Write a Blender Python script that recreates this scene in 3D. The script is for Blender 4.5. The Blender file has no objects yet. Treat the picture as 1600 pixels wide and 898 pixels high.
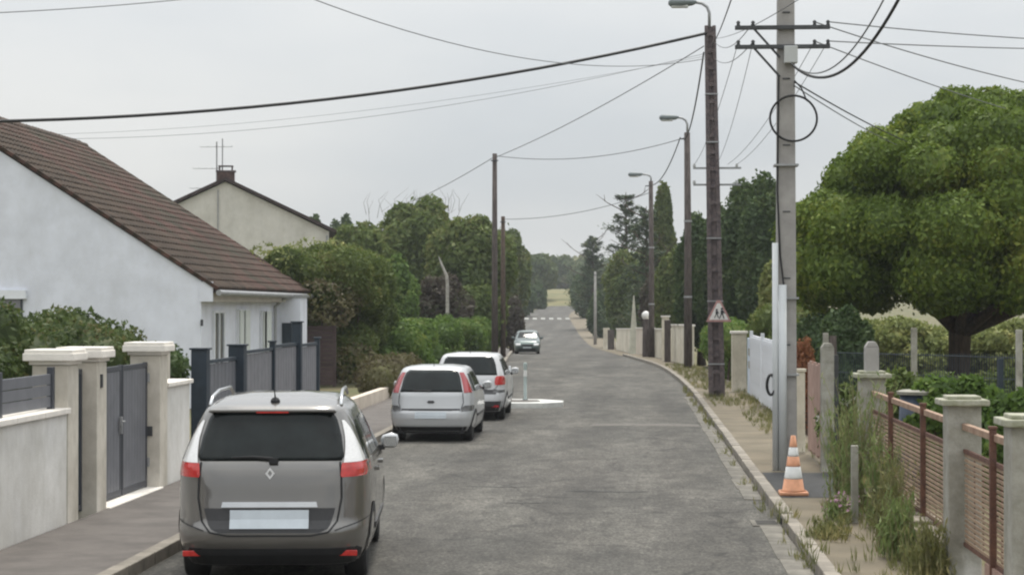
import bpy, bmesh, math, random
import numpy as np
from mathutils import Vector, Matrix
R = math.radians
rnd = random.Random(7)
rng = np.random.default_rng(11)
scene = bpy.context.scene
COL = scene.collection

# ------------------------------------------------------------------ camera, sky, sun, exposure
FPX, HCAM, YH = 3000.0, 2.6, 476.0            # focal length in photo pixels, camera height, horizon row
YAW = math.atan(185 / FPX)                    # the street runs along +Y; the camera looks a little left of it
cam_d = bpy.data.cameras.new('camera'); cam = bpy.data.objects.new('camera', cam_d); COL.objects.link(cam)
cam_d.sensor_width = 36; cam_d.lens = 36 * FPX / 1600; cam_d.clip_end = 4000; cam_d.clip_start = .1
cam.location = (0, 0, HCAM); cam.rotation_euler = (R(90) + math.atan(27 / FPX), 0, YAW)
scene.camera = cam

SUN_EL, SUN_AZ = 62, 8                        # sun high, ahead of the camera and a little to the right, veiled by cloud
world = bpy.data.worlds.new('World'); scene.world = world; world.use_nodes = True
wn, wl = world.node_tree.nodes, world.node_tree.links
bg = wn['Background']; bg.inputs['Strength'].default_value = .1
sky = wn.new('ShaderNodeTexSky'); sky.sky_type = 'NISHITA'; sky.sun_disc = False
sky.sun_elevation = R(SUN_EL); sky.sun_rotation = R(SUN_AZ); sky.air_density = 1.0; sky.dust_density = 2.0
tc = wn.new('ShaderNodeTexCoord'); mp = wn.new('ShaderNodeMapping'); mp.inputs['Scale'].default_value = (1, 1, 3.2)
nz = wn.new('ShaderNodeTexNoise'); nz.inputs['Scale'].default_value = 2.6; nz.inputs['Detail'].default_value = 5; nz.inputs['Roughness'].default_value = .45
cr = wn.new('ShaderNodeValToRGB')
cr.color_ramp.elements[0].position = .36; cr.color_ramp.elements[0].color = (.575, .605, .63, 1)
cr.color_ramp.elements[1].position = .62; cr.color_ramp.elements[1].color = (.74, .745, .735, 1)
sc10 = wn.new('ShaderNodeVectorMath'); sc10.operation = 'SCALE'
# an overcast sky is about three times as bright overhead as at the horizon
sx = wn.new('ShaderNodeSeparateXYZ'); zc = wn.new('ShaderNodeMath'); zc.operation = 'MAXIMUM'; zc.inputs[1].default_value = 0
zp = wn.new('ShaderNodeMath'); zp.operation = 'POWER'; zp.inputs[1].default_value = 1.25
zs = wn.new('ShaderNodeMath'); zs.operation = 'MULTIPLY_ADD'; zs.inputs[1].default_value = 2.2 * 7.9; zs.inputs[2].default_value = 7.9
wl.new(tc.outputs['Generated'], sx.inputs[0]); wl.new(sx.outputs['Z'], zc.inputs[0]); wl.new(zc.outputs[0], zp.inputs[0]); wl.new(zp.outputs[0], zs.inputs[0]); wl.new(zs.outputs[0], sc10.inputs['Scale'])
mix = wn.new('ShaderNodeMix'); mix.data_type = 'RGBA'; mix.inputs['Factor'].default_value = .93
wl.new(tc.outputs['Generated'], mp.inputs['Vector']); wl.new(mp.outputs[0], nz.inputs['Vector'])
wl.new(nz.outputs['Fac'], cr.inputs['Fac']); wl.new(cr.outputs['Color'], sc10.inputs[0])
wl.new(sky.outputs['Color'], mix.inputs['A']); wl.new(sc10.outputs['Vector'], mix.inputs['B'])
wl.new(mix.outputs['Result'], bg.inputs['Color'])

sun_d = bpy.data.lights.new('sun', 'SUN'); sun = bpy.data.objects.new('sun', sun_d); COL.objects.link(sun)
sun_d.energy = 2.1; sun_d.angle = R(11); sun_d.color = (1, .95, .86)
_sd = Vector((math.sin(R(SUN_AZ)) * math.cos(R(SUN_EL)), math.cos(R(SUN_AZ)) * math.cos(R(SUN_EL)), math.sin(R(SUN_EL))))
sun.rotation_euler = _sd.to_track_quat('Z', 'Y').to_euler()

vs = scene.view_settings
vs.view_transform = 'Standard'; vs.look = 'None'; vs.exposure = 0.32; vs.gamma = 1.0; vs.use_curve_mapping = False
scene.cycles.use_denoising = True
scene.cycles.filter_width = 2.2
scene.cycles.max_bounces = 8; scene.cycles.transparent_max_bounces = 8

# ------------------------------------------------------------------ where things stand
def cur(t):                                   # how far the street has bent sideways at distance t
    if t <= 50: return 0.0
    if t <= 90: return -(t - 50) ** 2 / 1500
    o = -1.0667 - .05333 * (t - 90)
    if t > 250:
        q = min(t - 250, 180); o += q * q / 1000 + max(0, t - 430) * .36
    return o
_tk = np.arange(-60, 1500, 2.0)
_zk = np.interp(_tk, [-60, 80, 122, 165, 200, 254, 330, 380, 500, 1500], [0, 0, -.5, -1.05, -.7, .8, 2.7, 3.9, 6.5, 12])
_zk = np.convolve(np.pad(_zk, 8, 'edge'), np.hanning(17) / np.hanning(17).sum(), 'valid')
def gz(t): return float(np.interp(t, _tk, _zk))
def P(s, t, h=0.0): return Vector((s + cur(t), t, gz(t) + h))     # street coordinates: sideways, along, above ground
_fw, _rt = Vector((-math.sin(YAW), math.cos(YAW), 0)), Vector((math.cos(YAW), math.sin(YAW), 0))
def at(px, py, d):                            # a point of the photograph at its depth d in metres
    p = _fw * d + _rt * ((px - 800) / FPX * d); p.z = HCAM + (YH - py) / FPX * d
    return p

# ------------------------------------------------------------------ materials
MATS = {}
def _new(name):
    m = bpy.data.materials.new(name); m.use_nodes = True
    return m, m.node_tree.nodes, m.node_tree.links, m.node_tree.nodes['Principled BSDF']
def pm(name, col, rough=.8, *, streak=0.0, var=.18, scale=3.0, bump=0.0, bscale=None, metal=0.0, coat=0.0, col2=None, spec=.4, rand=.0, stretch=None, detail=6, emit=None):
    """procedural paint / stone / wood: a two-tone noise, optional relief, optional change from object to object"""
    m, n, l, b = _new(name)
    t = n.new('ShaderNodeTexCoord'); src = t.outputs['Object']
    if stretch:
        k = n.new('ShaderNodeMapping'); k.inputs['Scale'].default_value = stretch; l.new(src, k.inputs['Vector']); src = k.outputs[0]
    z = n.new('ShaderNodeTexNoise'); z.inputs['Scale'].default_value = scale; z.inputs['Detail'].default_value = detail; z.inputs['Roughness'].default_value = .62
    l.new(src, z.inputs['Vector'])
    r = n.new('ShaderNodeValToRGB'); c2 = col2 or tuple(c * (1 - var) for c in col); c1 = col if col2 else tuple(min(1, c * (1 + var * .6)) for c in col)
    r.color_ramp.elements[0].position = .34; r.color_ramp.elements[0].color = (*c2, 1)
    r.color_ramp.elements[1].position = .66; r.color_ramp.elements[1].color = (*c1, 1)
    l.new(z.outputs['Fac'], r.inputs['Fac']); out = r.outputs['Color']
    if streak:                                    # rain streaks and blotches with shapes of their own
        for st_, sc_, lo_ in (((1.1, 1.1, .3), 1.3, .34), ((.6, .6, .6), 1.0, .34), ((3.5, 3.5, 2.5), 1.2, .33)):
            k2 = n.new('ShaderNodeMapping'); k2.inputs['Scale'].default_value = st_; l.new(t.outputs['Object'], k2.inputs[0])
            z3 = n.new('ShaderNodeTexNoise'); z3.inputs['Scale'].default_value = sc_; z3.inputs['Detail'].default_value = 7; z3.inputs['Roughness'].default_value = .68; l.new(k2.outputs[0], z3.inputs[0])
            r3 = n.new('ShaderNodeValToRGB'); r3.color_ramp.elements[0].position = lo_; r3.color_ramp.elements[0].color = (1 - streak, 1 - streak * 1.05, 1 - streak * 1.2, 1); r3.color_ramp.elements[1].position = .56; r3.color_ramp.elements[1].color = (1, 1, 1, 1)
            r3.color_ramp.elements[1].position = .6; l.new(z3.outputs['Fac'], r3.inputs[0]); mm = n.new('ShaderNodeMix'); mm.data_type = 'RGBA'; mm.blend_type = 'MULTIPLY'; mm.inputs['Factor'].default_value = 1
            l.new(out, mm.inputs['A']); l.new(r3.outputs[0], mm.inputs['B']); out = mm.outputs['Result']
    if rand:
        o = n.new('ShaderNodeObjectInfo'); h = n.new('ShaderNodeHueSaturation'); a = n.new('ShaderNodeMapRange')
        a.inputs['To Min'].default_value = 1 - rand; a.inputs['To Max'].default_value = 1 + rand
        l.new(o.outputs['Random'], a.inputs['Value']); l.new(a.outputs[0], h.inputs['Value']); l.new(out, h.inputs['Color']); out = h.outputs['Color']
    l.new(out, b.inputs['Base Color'])
    b.inputs['Roughness'].default_value = rough; b.inputs['Metallic'].default_value = metal
    b.inputs['Coat Weight'].default_value = coat; b.inputs['Coat Roughness'].default_value = .06; b.inputs['Specular IOR Level'].default_value = spec
    if bump:
        z2 = n.new('ShaderNodeTexNoise'); z2.inputs['Scale'].default_value = bscale or scale * 8; z2.inputs['Detail'].default_value = 5
        l.new(src, z2.inputs['Vector']); u = n.new('ShaderNodeBump'); u.inputs['Strength'].default_value = bump; u.inputs['Distance'].default_value = .02
        l.new(z2.outputs['Fac'], u.inputs['Height']); l.new(u.outputs[0], b.inputs['Normal'])
    if emit: b.inputs['Emission Color'].default_value = (*emit[0], 1); b.inputs['Emission Strength'].default_value = emit[1]
    MATS[name] = m; return m
def leafm(name, c1, c2, c3=None, nscale=.7, trans=.35):
    """leaves: every leaf its own tint, drifting slowly through the crown"""
    m, n, l, b = _new(name); n.remove(b); o = n['Material Output']
    g = n.new('ShaderNodeNewGeometry'); t = n.new('ShaderNodeTexCoord')
    z = n.new('ShaderNodeTexNoise'); z.inputs['Scale'].default_value = nscale; z.inputs['Detail'].default_value = 3; l.new(t.outputs['Object'], z.inputs['Vector'])
    a = n.new('ShaderNodeMath'); a.operation = 'MULTIPLY_ADD'; a.inputs[1].default_value = .42; l.new(g.outputs['Random Per Island'], a.inputs[0])
    s = n.new('ShaderNodeMath'); s.operation = 'MULTIPLY_ADD'; s.inputs[1].default_value = 1.5; s.inputs[2].default_value = -.45; l.new(z.outputs['Fac'], s.inputs[0]); l.new(s.outputs[0], a.inputs[2])
    r = n.new('ShaderNodeValToRGB'); e = r.color_ramp.elements
    e[0].position = .1; e[0].color = (*c1, 1); e[1].position = .6; e[1].color = (*c2, 1)
    if c3: q = e.new(.9); q.color = (*c3, 1)
    l.new(a.outputs[0], r.inputs['Fac'])
    d = n.new('ShaderNodeBsdfDiffuse'); tr = n.new('ShaderNodeBsdfTranslucent'); gl = n.new('ShaderNodeBsdfGlossy'); gl.inputs['Roughness'].default_value = .5
    mx = n.new('ShaderNodeMixShader'); mx.inputs[0].default_value = trans; m2 = n.new('ShaderNodeMixShader'); m2.inputs[0].default_value = .02
    l.new(r.outputs['Color'], d.inputs[0]); l.new(r.outputs['Color'], tr.inputs[0])
    l.new(d.outputs[0], mx.inputs[1]); l.new(tr.outputs[0], mx.inputs[2]); l.new(mx.outputs[0], m2.inputs[1]); l.new(gl.outputs[0], m2.inputs[2]); l.new(m2.outputs[0], o.inputs[0])
    MATS[name] = m; return m
def asphalt():
    m, n, l, b = _new('asphalt'); t = n.new('ShaderNodeTexCoord'); src = t.outputs['Object']
    def noise(sc, det=5, ro=.6, stretch=None):
        v = src
        if stretch: k = n.new('ShaderNodeMapping'); k.inputs['Scale'].default_value = stretch; l.new(src, k.inputs[0]); v = k.outputs[0]
        z = n.new('ShaderNodeTexNoise'); z.inputs['Scale'].default_value = sc; z.inputs['Detail'].default_value = det; z.inputs['Roughness'].default_value = ro; l.new(v, z.inputs[0]); return z.outputs['Fac']
    def ramp(f, p0, c0, p1, c1):
        r = n.new('ShaderNodeValToRGB'); e = r.color_ramp.elements; e[0].position = p0; e[0].color = (*c0, 1); e[1].position = p1; e[1].color = (*c1, 1); l.new(f, r.inputs[0]); return r.outputs[0]
    def mul(a_, b_, f=1.0):
        x = n.new('ShaderNodeMix'); x.data_type = 'RGBA'; x.blend_type = 'MULTIPLY'; x.inputs['Factor'].default_value = f; l.new(a_, x.inputs['A']); l.new(b_, x.inputs['B']); return x.outputs['Result']
    base = ramp(noise(.35, 4, .55, (1, .3, 1)), .35, (.076, .0725, .066), .68, (.118, .1125, .102))
    base = mul(base, ramp(noise(1.3, 5, .6, (1, .22, 1)), .3, (.8, .8, .81), .7, (1.1, 1.1, 1.1)))         # traffic-worn streaks
    base = mul(base, ramp(noise(.8, 4, .6, (.9, .4, 1)), .36, (.88, .88, .88), .64, (1.08, 1.08, 1.08)))      # transverse bands
    base = mul(base, ramp(noise(75, 2, .7), .3, (.62, .62, .62), .7, (1.3, 1.3, 1.3)), .8)                # stones in the binder
    base = mul(base, ramp(noise(14, 4, .75, (1, .4, 1)), .36, (.72, .71, .71), .64, (1.22, 1.22, 1.2)))
    base = mul(base, ramp(noise(3.1, 5, .75, (1, .38, 1)), .40, (.72, .715, .70), .60, (1.12, 1.12, 1.10)))
    base = mul(base, ramp(noise(.55, 6, .7, (1, .4, 1)), .42, (.78, .78, .77), .58, (1.12, 1.11, 1.09)))
    base = mul(base, ramp(noise(30, 3, .7, (1, .45, 1)), .38, (.6, .6, .6), .62, (1.38, 1.38, 1.38)))
    # wheel paths polished lighter, the oil-dark strip between them; both wander
    sxx = n.new('ShaderNodeSeparateXYZ'); l.new(src, sxx.inputs[0]); wv = n.new('ShaderNodeMath'); wv.operation = 'MULTIPLY_ADD'; wv.inputs[1].default_value = .9; l.new(noise(.25, 3), wv.inputs[0]); l.new(sxx.outputs['X'], wv.inputs[2])
    fq = n.new('ShaderNodeMath'); fq.operation = 'MULTIPLY'; fq.inputs[1].default_value = 3.7; l.new(wv.outputs[0], fq.inputs[0]); sn = n.new('ShaderNodeMath'); sn.operation = 'SINE'; l.new(fq.outputs[0], sn.inputs[0])
    mr_ = n.new('ShaderNodeMapRange'); mr_.inputs['From Min'].default_value = -1; l.new(sn.outputs[0], mr_.inputs['Value'])
    base = mul(base, ramp(mr_.outputs[0], .1, (.9, .895, .885), .9, (1.07, 1.07, 1.065)))
    base = mul(base, ramp(noise(1.7, 2, .4), .63, (1, 1, 1), .70, (.74, .73, .72)), .8)                   # oil spots
    vo = n.new('ShaderNodeTexVoronoi'); vo.feature = 'DISTANCE_TO_EDGE'; vo.inputs['Scale'].default_value = .33; vo.inputs['Randomness'].default_value = 1
    zz = n.new('ShaderNodeTexNoise'); zz.inputs['Scale'].default_value = 2.2; zz.inputs['Detail'].default_value = 6; l.new(src, zz.inputs[0])
    ad = n.new('ShaderNodeMix'); ad.data_type = 'RGBA'; ad.blend_type = 'LINEAR_LIGHT'; ad.inputs['Factor'].default_value = .35; l.new(src, ad.inputs['A']); l.new(zz.outputs['Color'], ad.inputs['B']); l.new(ad.outputs['Result'], vo.inputs['Vector'])
    crk = ramp(vo.outputs['Distance'], .003, (.42, .42, .42), .013, (1, 1, 1))
    base = mul(base, crk, .75)
    l.new(base, b.inputs['Base Color']); b.inputs['Roughness'].default_value = .82; b.inputs['Specular IOR Level'].default_value = .35
    u = n.new('ShaderNodeBump'); u.inputs['Strength'].default_value = .35; u.inputs['Distance'].default_value = .008; l.new(noise(60, 3, .7), u.inputs['Height']); l.new(u.outputs[0], b.inputs['Normal'])
    MATS['asphalt'] = m; return m
asphalt()
pm('grass_soil', (.085, .10, .035), .95, col2=(.16, .13, .07), scale=.5, bump=.5)
pm('dry_grass', (.19, .165, .075), .95, col2=(.11, .115, .05), scale=.25)
pm('pave_tan', (.195, .163, .115), .9, col2=(.115, .098, .068), scale=.9, bump=.3, bscale=40)
pm('pave_grey', (.142, .127, .116), .9, col2=(.095, .085, .078), scale=2.2, bump=.4, bscale=60)
pm('patch', (.05, .05, .05), .9, var=.3, scale=9, bump=.4, bscale=60)
pm('kerb', (.245, .22, .185), .88, var=.35, scale=3.2, bump=.4, bscale=40, rand=.14)
pm('gutter', (.17, .158, .135), .9, var=.4, scale=2.6, bump=.4, bscale=40, rand=.12)
pm('render_white', (.72, .745, .82), .9, streak=.05, var=.06, scale=1.2, bump=.15, bscale=60)
pm('wall_white', (.79, .775, .745), .9, streak=.13, var=.09, scale=1.5, bump=.2, bscale=50)
pm('pillar_cream', (.70, .655, .58), .9, streak=.16, var=.10, scale=2.5, bump=.2, bscale=50)
pm('cap_cream', (.80, .755, .69), .85, var=.1, scale=5, bump=.2)
pm('gable_beige', (.62, .60, .55), .92, streak=.09, var=.10, scale=1.0, bump=.2)
pm('brick_dark', (.095, .06, .052), .9, var=.4, scale=6)
pm('tile', (.115, .052, .043), .85, col2=(.052, .048, .03), scale=.7, bump=.3, rand=.34, streak=.35)
pm('tile_trim', (.05, .036, .034), .85, var=.3, scale=3)
pm('grey_alu', (.17, .175, .195), .5, var=.12, scale=4, metal=.2)
pm('grey_alu_dark', (.055, .06, .072), .5, var=.1, scale=4)
pm('fence_navy', (.022, .034, .048), .55, var=.2, scale=6)
pm('fence_pale', (.19, .19, .205), .7, var=.12, scale=4)
pm('fence_brown', (.085, .06, .058), .85, var=.3, scale=3, stretch=(1, 1, 8), rand=.15)
pm('wood_pole', (.10, .082, .075), .9, var=.45, scale=5, stretch=(3, 3, .5), bump=.5)
pm('concrete_pole', (.34, .325, .31), .9, var=.18, scale=3, bump=.3, bscale=50)
pm('concrete_dark', (.155, .125, .12), .92, col2=(.075, .062, .068), scale=9, bump=.5, bscale=30)
pm('concrete_post', (.52, .51, .475), .9, streak=.25, col2=(.33, .325, .29), scale=4, bump=.3, bscale=50)
pm('concrete_cap', (.42, .41, .345), .95, col2=(.26, .265, .18), scale=9, bump=.4, bscale=60)
pm('pipe_grey', (.55, .57, .58), .5, var=.06, scale=3)
pm('steel_dark', (.075, .078, .082), .6, var=.25, scale=9, metal=.4)
pm('galv', (.33, .335, .34), .5, var=.15, scale=8, metal=.5)
pm('cable_black', (.016, .016, .017), .6, var=.1)
pm('cable_grey', (.12, .125, .13), .6, var=.1)
pm('box_grey', (.48, .49, .48), .55, var=.08)
pm('lamp_body', (.155, .18, .185), .5, var=.15, scale=8)
pm('lamp_lens', (.55, .56, .54), .25, var=.1)
pm('rust', (.17, .085, .058), .85, col2=(.09, .048, .038), scale=9, bump=.4, bscale=50)
pm('rust_rail', (.37, .265, .19), .8, col2=(.24, .145, .10), scale=6, bump=.3)
pm('rust_slat', (.36, .27, .185), .8, col2=(.25, .165, .11), scale=3.5, rand=.16)
pm('stone_low', (.42, .375, .31), .95, col2=(.25, .215, .17), scale=6, bump=.6, bscale=25, rand=.15)
pm('gate_white', (.74, .76, .80), .6, var=.07, scale=3)
pm('gate_blue', (.55, .62, .73), .6, var=.08, scale=3)
pm('gate_pink', (.40, .275, .225), .85, col2=(.29, .185, .15), scale=4, rand=.1)
pm('wall_cream', (.82, .77, .66), .92, streak=.2, col2=(.70, .65, .55), scale=1.3, bump=.2)
pm('wall_pinkish', (.68, .60, .51), .92, col2=(.54, .47, .39), scale=1.3, bump=.2)
pm('obelisk', (.60, .59, .49), .9, var=.15, scale=3)
pm('globe', (.78, .77, .74), .4, var=.05)
pm('sign_white', (.72, .70, .68), .5, var=.06, scale=8)
pm('sign_red', (.42, .24, .225), .55, var=.2, scale=8)
pm('sign_black', (.03, .03, .035), .5, var=.1)
pm('cone_orange', (.66, .32, .185), .6, var=.15, scale=12)
pm('cone_white', (.66, .66, .64), .45, var=.12, scale=12)
pm('paint_worn', (.36, .36, .34), .8, var=.35, scale=2)
pm('paint_white', (.60, .60, .575), .75, var=.16, scale=3, bump=.1)
pm('bollard', (.33, .385, .37), .6, var=.1, scale=8)
pm('bark', (.085, .06, .045), .95, var=.4, scale=6, stretch=(3, 3, .6), bump=.6, bscale=12)
pm('bark_pale', (.36, .34, .31), .9, var=.3, scale=6, bump=.4)
pm('bin_blue', (.035, .05, .08), .5, var=.2)
pm('shutter', (.60, .63, .60), .7, var=.06, scale=4)
pm('window_dark', (.035, .045, .05), .12, var=.2, scale=2, spec=.7)
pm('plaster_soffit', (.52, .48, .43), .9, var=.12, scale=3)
pm('zinc', (.34, .345, .35), .45, var=.15, scale=5, metal=.5)
# cars
pm('car_grey', (.115, .107, .097), .36, var=.05, scale=2, metal=.45, coat=1.0)
MATS['car_grey'].node_tree.nodes['Principled BSDF'].inputs['Coat IOR'].default_value = 1.95
pm('car_white', (.56, .565, .575), .35, var=.04, scale=2, coat=.7)
pm('car_silver', (.50, .51, .52), .36, var=.04, scale=2, metal=.25, coat=.7)
pm('car_green', (.085, .115, .11), .32, var=.05, scale=2, metal=.4, coat=.8)
pm('car_glass', (.010, .014, .014), .05, var=.5, scale=2.5, spec=.22)
pm('car_black', (.02, .02, .021), .7, var=.2, scale=6)
pm('car_trim', (.045, .045, .047), .55, var=.15, scale=6)
pm('chrome', (.62, .63, .64), .18, var=.05, metal=.95)
pm('light_red', (.52, .028, .022), .18, var=.2, scale=14, coat=.8)
pm('light_red_dark', (.30, .025, .03), .2, var=.2, scale=14, coat=.8)
pm('light_clear', (.74, .735, .73), .2, var=.12, scale=30, coat=.8, stretch=(1, 1, 5))
pm('light_smoke', (.10, .10, .10), .25, var=.2, coat=.6)
pm('plate', (.55, .60, .64), .5, var=.08, scale=5)
pm('tyre', (.018, .018, .018), .85, var=.3, scale=9, bump=.3)
pm('rim', (.38, .385, .39), .35, var=.1, metal=.8)
# leaves
leafm('leaf_tree', (.062, .105, .016), (.135, .195, .026), (.25, .27, .04), .4)
leafm('leaf_dark', (.036, .066, .024), (.07, .11, .038), (.11, .145, .048), .5, .3)
leafm('leaf_hedge', (.06, .09, .022), (.115, .155, .036), (.19, .19, .06), .7)
leafm('leaf_wall', (.04, .062, .022), (.085, .12, .036), (.17, .14, .06), 1.5)
leafm('leaf_bright', (.055, .10, .02), (.115, .19, .035), (.20, .25, .06), 1.0)
leafm('leaf_lime', (.12, .15, .045), (.24, .27, .09), (.36, .35, .14), 1.2)
leafm('leaf_mix', (.07, .105, .03), (.13, .175, .045), (.21, .21, .07), .3)
leafm('leaf_brown', (.085, .065, .04), (.12, .11, .05), (.14, .14, .055), .8)
leafm('leaf_purple', (.06, .045, .042), (.09, .075, .055), (.09, .11, .045), .8)
leafm('leaf_blue', (.05, .078, .045), (.09, .125, .066), (.15, .165, .08), .5, .3)
leafm('leaf_far', (.07, .105, .045), (.12, .155, .06), (.20, .19, .085), .12)
pm('stem_green', (.24, .23, .11), .9, var=.3)
leafm('leaf_weed', (.12, .18, .055), (.21, .27, .095), (.38, .37, .18), 2.0)
leafm('leaf_grass', (.12, .145, .05), (.22, .22, .085), (.40, .34, .16), 1.2)
leafm('flower_white', (.55, .55, .50), (.7, .7, .66), None, 2)
leafm('flower_pink', (.42, .22, .34), (.55, .34, .46), None, 2)
leafm('leaf_rustred', (.20, .07, .04), (.30, .13, .06), None, 2)

# ------------------------------------------------------------------ mesh helpers
def link(o, parent=None):
    COL.objects.link(o)
    if parent is not None: o.parent = parent
    return o
def tag(o, label=None, cat=None, group=None, kind=None):
    if label: o['label'] = label
    if cat: o['category'] = cat
    if group: o['group'] = group
    if kind: o['kind'] = kind
    return o
def thing(name, label, cat, loc=(0, 0, 0), rz=0.0, group=None):
    o = bpy.data.objects.new(name, None); o.empty_display_size = .2; o.location = loc; o.rotation_euler = (0, 0, rz)
    return tag(link(o), label, cat, group)
def inst(mesh, name, parent=None, loc=(0, 0, 0), rot=(0, 0, 0), scale=(1, 1, 1)):
    o = bpy.data.objects.new(name, mesh); o.location = loc; o.rotation_euler = rot; o.scale = scale
    return link(o, parent)
class MB:
    """collects shapes for one mesh"""
    def __init__(s): s.v, s.f = [], []
    def add(s, vs_, fs):
        k = len(s.v); s.v += [tuple(p) for p in vs_]; s.f += [tuple(i + k for i in q) for q in fs]; return s
    def box(s, c, d, rz=0.0, tilt=0.0):
        x, y, z = (q / 2 for q in d); M = Matrix.Rotation(rz, 3, 'Z') @ Matrix.Rotation(tilt, 3, 'X'); c = Vector(c)
        pts = [c + M @ Vector((a * x, b * y, e * z)) for e in (-1, 1) for a, b in ((-1, -1), (1, -1), (1, 1), (-1, 1))]
        return s.add(pts, [(3, 2, 1, 0), (4, 5, 6, 7), (0, 1, 5, 4), (1, 2, 6, 5), (2, 3, 7, 6), (3, 0, 4, 7)])
    def prism(s, poly, axis, a, b):
        """poly in the two other axes, pushed from a to b along axis"""
        def mk(p, h): return (h, *p) if axis == 'x' else ((p[0], h, p[1]) if axis == 'y' else (*p, h))
        n = len(poly); s.add([mk(p, a) for p in poly] + [mk(p, b) for p in poly], [tuple(range(n))[::-1], tuple(range(n, 2 * n))] + [(i, (i + 1) % n, n + (i + 1) % n, n + i) for i in range(n)]); return s
    def tube(s, pts, rad, seg=8, cap=True, squash=1.0):
        pts = [Vector(p) for p in pts]; rad = rad if hasattr(rad, '__len__') else [rad] * len(pts); k = len(s.v); up = None
        for i, p in enumerate(pts):
            d = (pts[min(i + 1, len(pts) - 1)] - pts[max(i - 1, 0)]).normalized()
            if up is None: up = Vector((0, 0, 1)) if abs(d.z) < .9 else Vector((1, 0, 0))
            u = (up - d * up.dot(d)).normalized(); w = d.cross(u); up = u
            for j in range(seg):
                a = 2 * math.pi * j / seg; q = p + (u * math.cos(a) + w * math.sin(a) * squash) * rad[i]; s.v.append(tuple(q))
        for i in range(len(pts) - 1):
            for j in range(seg):
                a, b = k + i * seg + j, k + i * seg + (j + 1) % seg; s.f.append((a, b, b + seg, a + seg))
        if cap: s.f.append(tuple(range(k, k + seg))[::-1]); e = k + (len(pts) - 1) * seg; s.f.append(tuple(range(e, e + seg)))
        return s
    def lathe(s, prof, seg=24, c=(0, 0, 0), axis='z'):
        k = len(s.v)
        for r, h in prof:
            for j in range(seg):
                a = 2 * math.pi * j / seg; x, y = r * math.cos(a), r * math.sin(a)
                s.v.append((c[0] + x, c[1] + y, c[2] + h) if axis == 'z' else (c[0] + h, c[1] + x, c[2] + y))
        for i in range(len(prof) - 1):
            for j in range(seg):
                a, b = k + i * seg + j, k + i * seg + (j + 1) % seg; s.f.append((a, b, b + seg, a + seg))
        s.f.append(tuple(range(k, k + seg))[::-1]); e = k + (len(prof) - 1) * seg; s.f.append(tuple(range(e, e + seg)))
        return s
    def mesh(s, name, mat, bev=0.0, smooth=False):
        me = bpy.data.meshes.new(name); me.from_pydata(s.v, [], s.f)
        bm = bmesh.new(); bm.from_mesh(me); bmesh.ops.recalc_face_normals(bm, faces=bm.faces[:])
        if bev: bmesh.ops.bevel(bm, geom=bm.edges[:], offset=bev, segments=2, profile=.6, affect='EDGES', clamp_overlap=True)
        for fc in bm.faces: fc.smooth = smooth
        bm.to_mesh(me); bm.free(); me.materials.append(MATS[mat]); return me
    def build(s, name, mat, parent=None, bev=0.0, smooth=False, loc=(0, 0, 0), rz=0.0):
        return inst(s.mesh(name, mat, bev, smooth), name, parent, loc, (0, 0, rz))
def struct(o): o['kind'] = 'structure'; return o
def strip(name, s0, s1, t0, t1, h, mat, thick=0.0, step=2.0):
    """a sheet (or slab) that follows the street"""
    m = MB(); n = max(2, int((t1 - t0) / step) + 1); ts = np.linspace(t0, t1, n); f0 = s0 if callable(s0) else (lambda t: s0); f1 = s1 if callable(s1) else (lambda t: s1)
    for t in ts: m.v += [tuple(P(f0(t), t, h)), tuple(P(f1(t), t, h))]
    for i in range(n - 1): m.f.append((2 * i, 2 * i + 1, 2 * i + 3, 2 * i + 2))
    if thick:
        k = len(m.v); m.v += [(x, y, z - thick) for x, y, z in m.v]
        for i in range(n - 1): m.f += [(2 * i, 2 * i + 2, k + 2 * i + 2, k + 2 * i), (2 * i + 1, k + 2 * i + 1, k + 2 * i + 3, 2 * i + 3)]
        m.f += [(0, k, k + 1, 1), (2 * n - 2, 2 * n - 1, k + 2 * n - 1, k + 2 * n - 2)]
    return m.build(name, mat)

# ------------------------------------------------------------------ foliage helpers
def quads(name, pos, nrm, size, mat, parent=None, aspect=.6, droop=.0, fold=.25, up=None, rooted=False):
    """one leaf-shaped quad at each point"""
    n = len(pos); nrm = nrm / (np.linalg.norm(nrm, axis=1, keepdims=True) + 1e-9)
    ref = rng.normal(size=(n, 3)) if up is None else np.tile(np.array(up, float), (n, 1)) + rng.normal(size=(n, 3)) * .35
    ref[:, 2] -= droop
    d = ref - nrm * (ref * nrm).sum(1, keepdims=True); d /= (np.linalg.norm(d, axis=1, keepdims=True) + 1e-9)
    w = np.cross(nrm, d); sz = (size * rng.uniform(.6, 1.35, n))[:, None]
    tip, base = pos + d * sz * .6, pos - d * sz * .5
    if rooted: tip, base, pos = pos + d * sz * 1.1, pos, pos + d * sz * .35
    l_, r_ = pos + w * sz * aspect * .5 - nrm * sz * fold * .25, pos - w * sz * aspect * .5 - nrm * sz * fold * .25
    V = np.stack([base, r_, tip, l_], 1).reshape(-1, 3)
    me = bpy.data.meshes.new(name); me.vertices.add(4 * n); me.vertices.foreach_set('co', V.astype(np.float32).ravel())
    me.loops.add(4 * n); me.loops.foreach_set('vertex_index', np.arange(4 * n, dtype=np.int32)); me.polygons.add(n)
    me.polygons.foreach_set('loop_start', np.arange(0, 4 * n, 4, dtype=np.int32))
    me.update(calc_edges=True); me.materials.append(MATS[mat])
    return inst(me, name, parent)
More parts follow.
